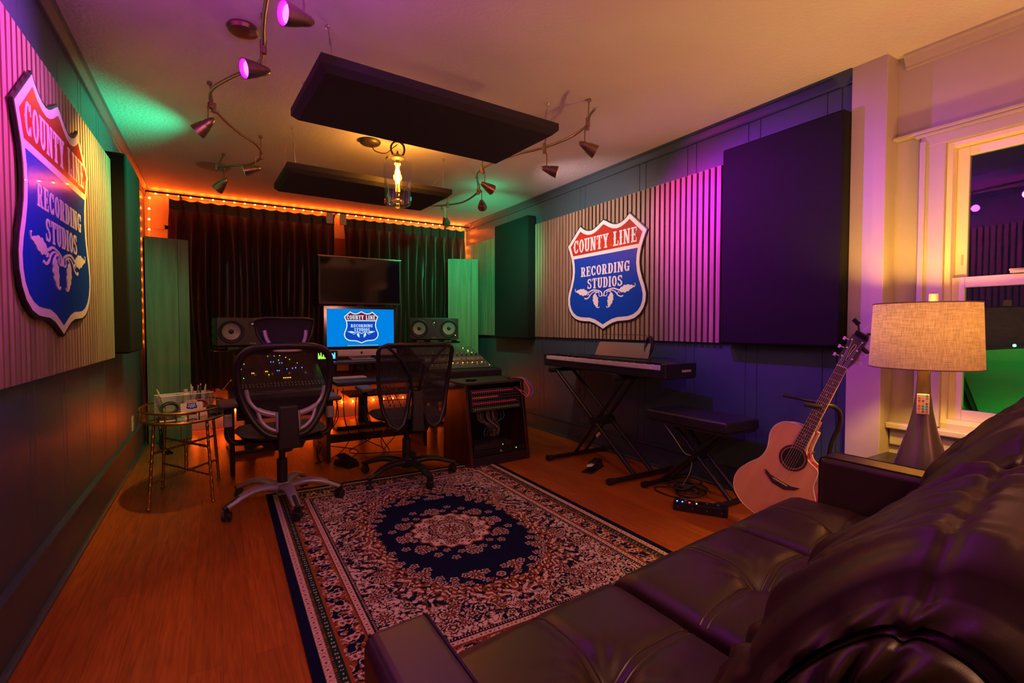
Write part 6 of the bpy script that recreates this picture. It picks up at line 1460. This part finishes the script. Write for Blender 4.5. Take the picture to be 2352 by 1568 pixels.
# back cushions: section (depth, height) in the sofa's own frame
SEC = [(0.36, 0.30), (0.415, 0.42), (0.425, 0.50), (0.385, 0.60), (0.335, 0.70), (0.275, 0.79), (0.215, 0.86), (0.160, 0.905), (0.100, 0.922), (0.045, 0.905), (0.010, 0.860), (-0.005, 0.78), (0.0, 0.60), (0.02, 0.30)]
SB = bez([(a, b, 0) for a, b in SEC], 11)
def back_cushion(x0, x1, seed, hs=1.0, lean=0.0):
    r = random.Random(seed); nx = 90; m = len(SB); s = MB()
    T1, T2 = 0.20, 0.42       # tufting rows along the section
    wr = [(r.uniform(0.1, 0.9), r.uniform(0.05, 0.5), r.uniform(-0.8, 0.8), r.uniform(0.4, 1.0)) for _ in range(26)]
    cen = Vector((0.17, 0.60, 0))
    SB_ = [Vector((q.x - lean * max(0, q.y - 0.30), 0.30 + (q.y - 0.30) * hs, 0)) for q in SB]
    for i in range(nx + 1):
        u = i / nx; p = (u - 0.5) * 2; e = max(0.0, 1 - abs(p) ** 7) ** 0.45
        for j, q in enumerate(SB_):
            v = j / (m - 1); dq = 0.0
            sm = math.exp(-((v - 0.27) / 0.012) ** 2)
            dq -= 0.012 * sm * (0.6 + 0.4 * abs(math.sin(u * 9)))
            dq -= 0.010 * math.exp(-((v - 0.56) / 0.012) ** 2)
            for tu in (0.28, 0.72):
                dq -= 0.012 * math.exp(-((u - tu) / 0.022) ** 2) * (1 if v < 0.58 else 0.0)
                dq -= 0.030 * math.exp(-(((u - tu) / 0.06) ** 2 + ((v - 0.27) / 0.030) ** 2))
                ang = math.atan2(v - 0.27, (u - tu) * 1.3); rr = math.hypot((v - 0.27), (u - tu) * 1.3)
                dq += 0.010 * math.sin(ang * 9 + seed) * math.exp(-((rr - 0.11) / 0.07) ** 2)
            for (cu, cv, sl, am) in wr:
                l = (u - cu) - sl * (v - cv); dq += 0.015 * am * math.exp(-(l / 0.022) ** 2) * math.exp(-((v - cv) / 0.16) ** 2)
            dirv = (q - cen); dirv.normalize()
            P = cen + (q - cen) * (0.80 + 0.20 * e) + dirv * dq * (1 if v < 0.62 else 0.3) + dirv * 0.012 * math.sin(u * PI)
            x = x0 + (x1 - x0) * (0.5 + 0.5 * math.copysign(abs(p) ** 0.95, p))
            s.v.append(SW(x, P.x, P.y))
    for i in range(nx):
        for j in range(m - 1): a = i * m + j; s.f.append((a, a + m, a + m + 1, a + 1))
        s.f.append((i * m + m - 1, (i + 1) * m + m - 1, (i + 1) * m, i * m))
    # puffed end faces with a seam running parallel to the edge
    for end, sgn in ((0, -1), (nx, 1)):
        prev = end * m; ring = [Vector(s.v[prev + j]) for j in range(m)]; ec = sum(ring, Vector()) / m; K = 44
        for k in range(1, K + 1):
            c = k / K; base = len(s.v)
            for j, q in enumerate(ring):
                v = j / (m - 1); P = q + (ec - q) * c
                bul = 0.050 * (1 - (1 - c) ** 2.2) - 0.013 * math.exp(-((c - 0.215) / 0.016) ** 2) - 0.013 * math.exp(-((c - 0.265) / 0.016) ** 2) - 0.012 * math.exp(-((c - 0.74) / 0.03) ** 2)
                bul += (0.013 * abs(math.sin(v * 30 + 3.0 * c + seed)) ** 1.5 + 0.006 * math.sin(v * 71 + 5 * c)) * (math.exp(-((c - 0.46) / 0.17) ** 2) + 0.7 * math.exp(-((c - 0.10) / 0.07) ** 2))
                s.v.append((P.x + sgn * bul, P.y, P.z))
            for j in range(m): s.f.append((prev + j, prev + (j + 1) % m, base + (j + 1) % m, base + j))
            prev = base
        s.f.append(tuple(prev + j for j in range(m)))
    s.build('back_cushion', M_leather, t, smooth=75, off=off)
back_cushion(0.60, 0.96, 3, 0.97, 0.04); back_cushion(1.00, 1.34, 4, 0.50, 0.0); back_cushion(1.385, 1.90, 5)
slab(0.30, 1.90, -0.07, 0.02, 0.10, 0.70, 'back_frame', 0.03)
# ---------------------------------------------------------------- unseen fittings added around the fill lights behind the camera
t = thing('floor_lamp', 'unseen floor lamp with an open metal bowl, added behind the sofa to hold the ceiling fill', 'lamp', (1.9, -0.85, 0))
MB().lathe([(0.15, 0), (0.15, 0.02), (0.02, 0.035)], None, 32).build('base', M_bronze, t, smooth=40)
MB().cyl((0, 0, 0.63), 0.013, 1.22).build('pole', M_bronze, t, smooth=40)
MB().lathe([(0.02, 1.19), (0.10, 1.205), (0.17, 1.24), (0.20, 1.285), (0.195, 1.285), (0.16, 1.245), (0.02, 1.20)], None, 40).build('lamp_bowl', M_bronze, t, smooth=40)
t = thing('ceiling_lamp', 'unseen square ceiling lamp added near the front wall to hold the sofa fill', 'ceiling light', (0.5, -0.95, ZC))
MB().b2((-0.10, -0.10, -0.04), (0.10, 0.10, 0.0)).build('mount', M_bronze, t, bevel=0.004)
BX = track('bronze light rail continuing behind the camera from the left rail', [(0.19, 1.84, zt), (0.26, 1.6, zt), (0.32, 1.35, zt), (0.31, 1.05, zt), (0.30, 0.95, zt)], [(0.31, 1.2)], None)
head((0.30, 1.36, 2.235), (2.94, 1.25, 1.35), PUR, 'bronze spotlight on the rear rail aimed across the room at the cream pilaster', None, BX)
head((0.305, 1.08, 2.255), (0.17, 0.42, 0.6), PUR, 'unseen bronze spotlight added on the rear rail to light the near sofa arm', None, BX)
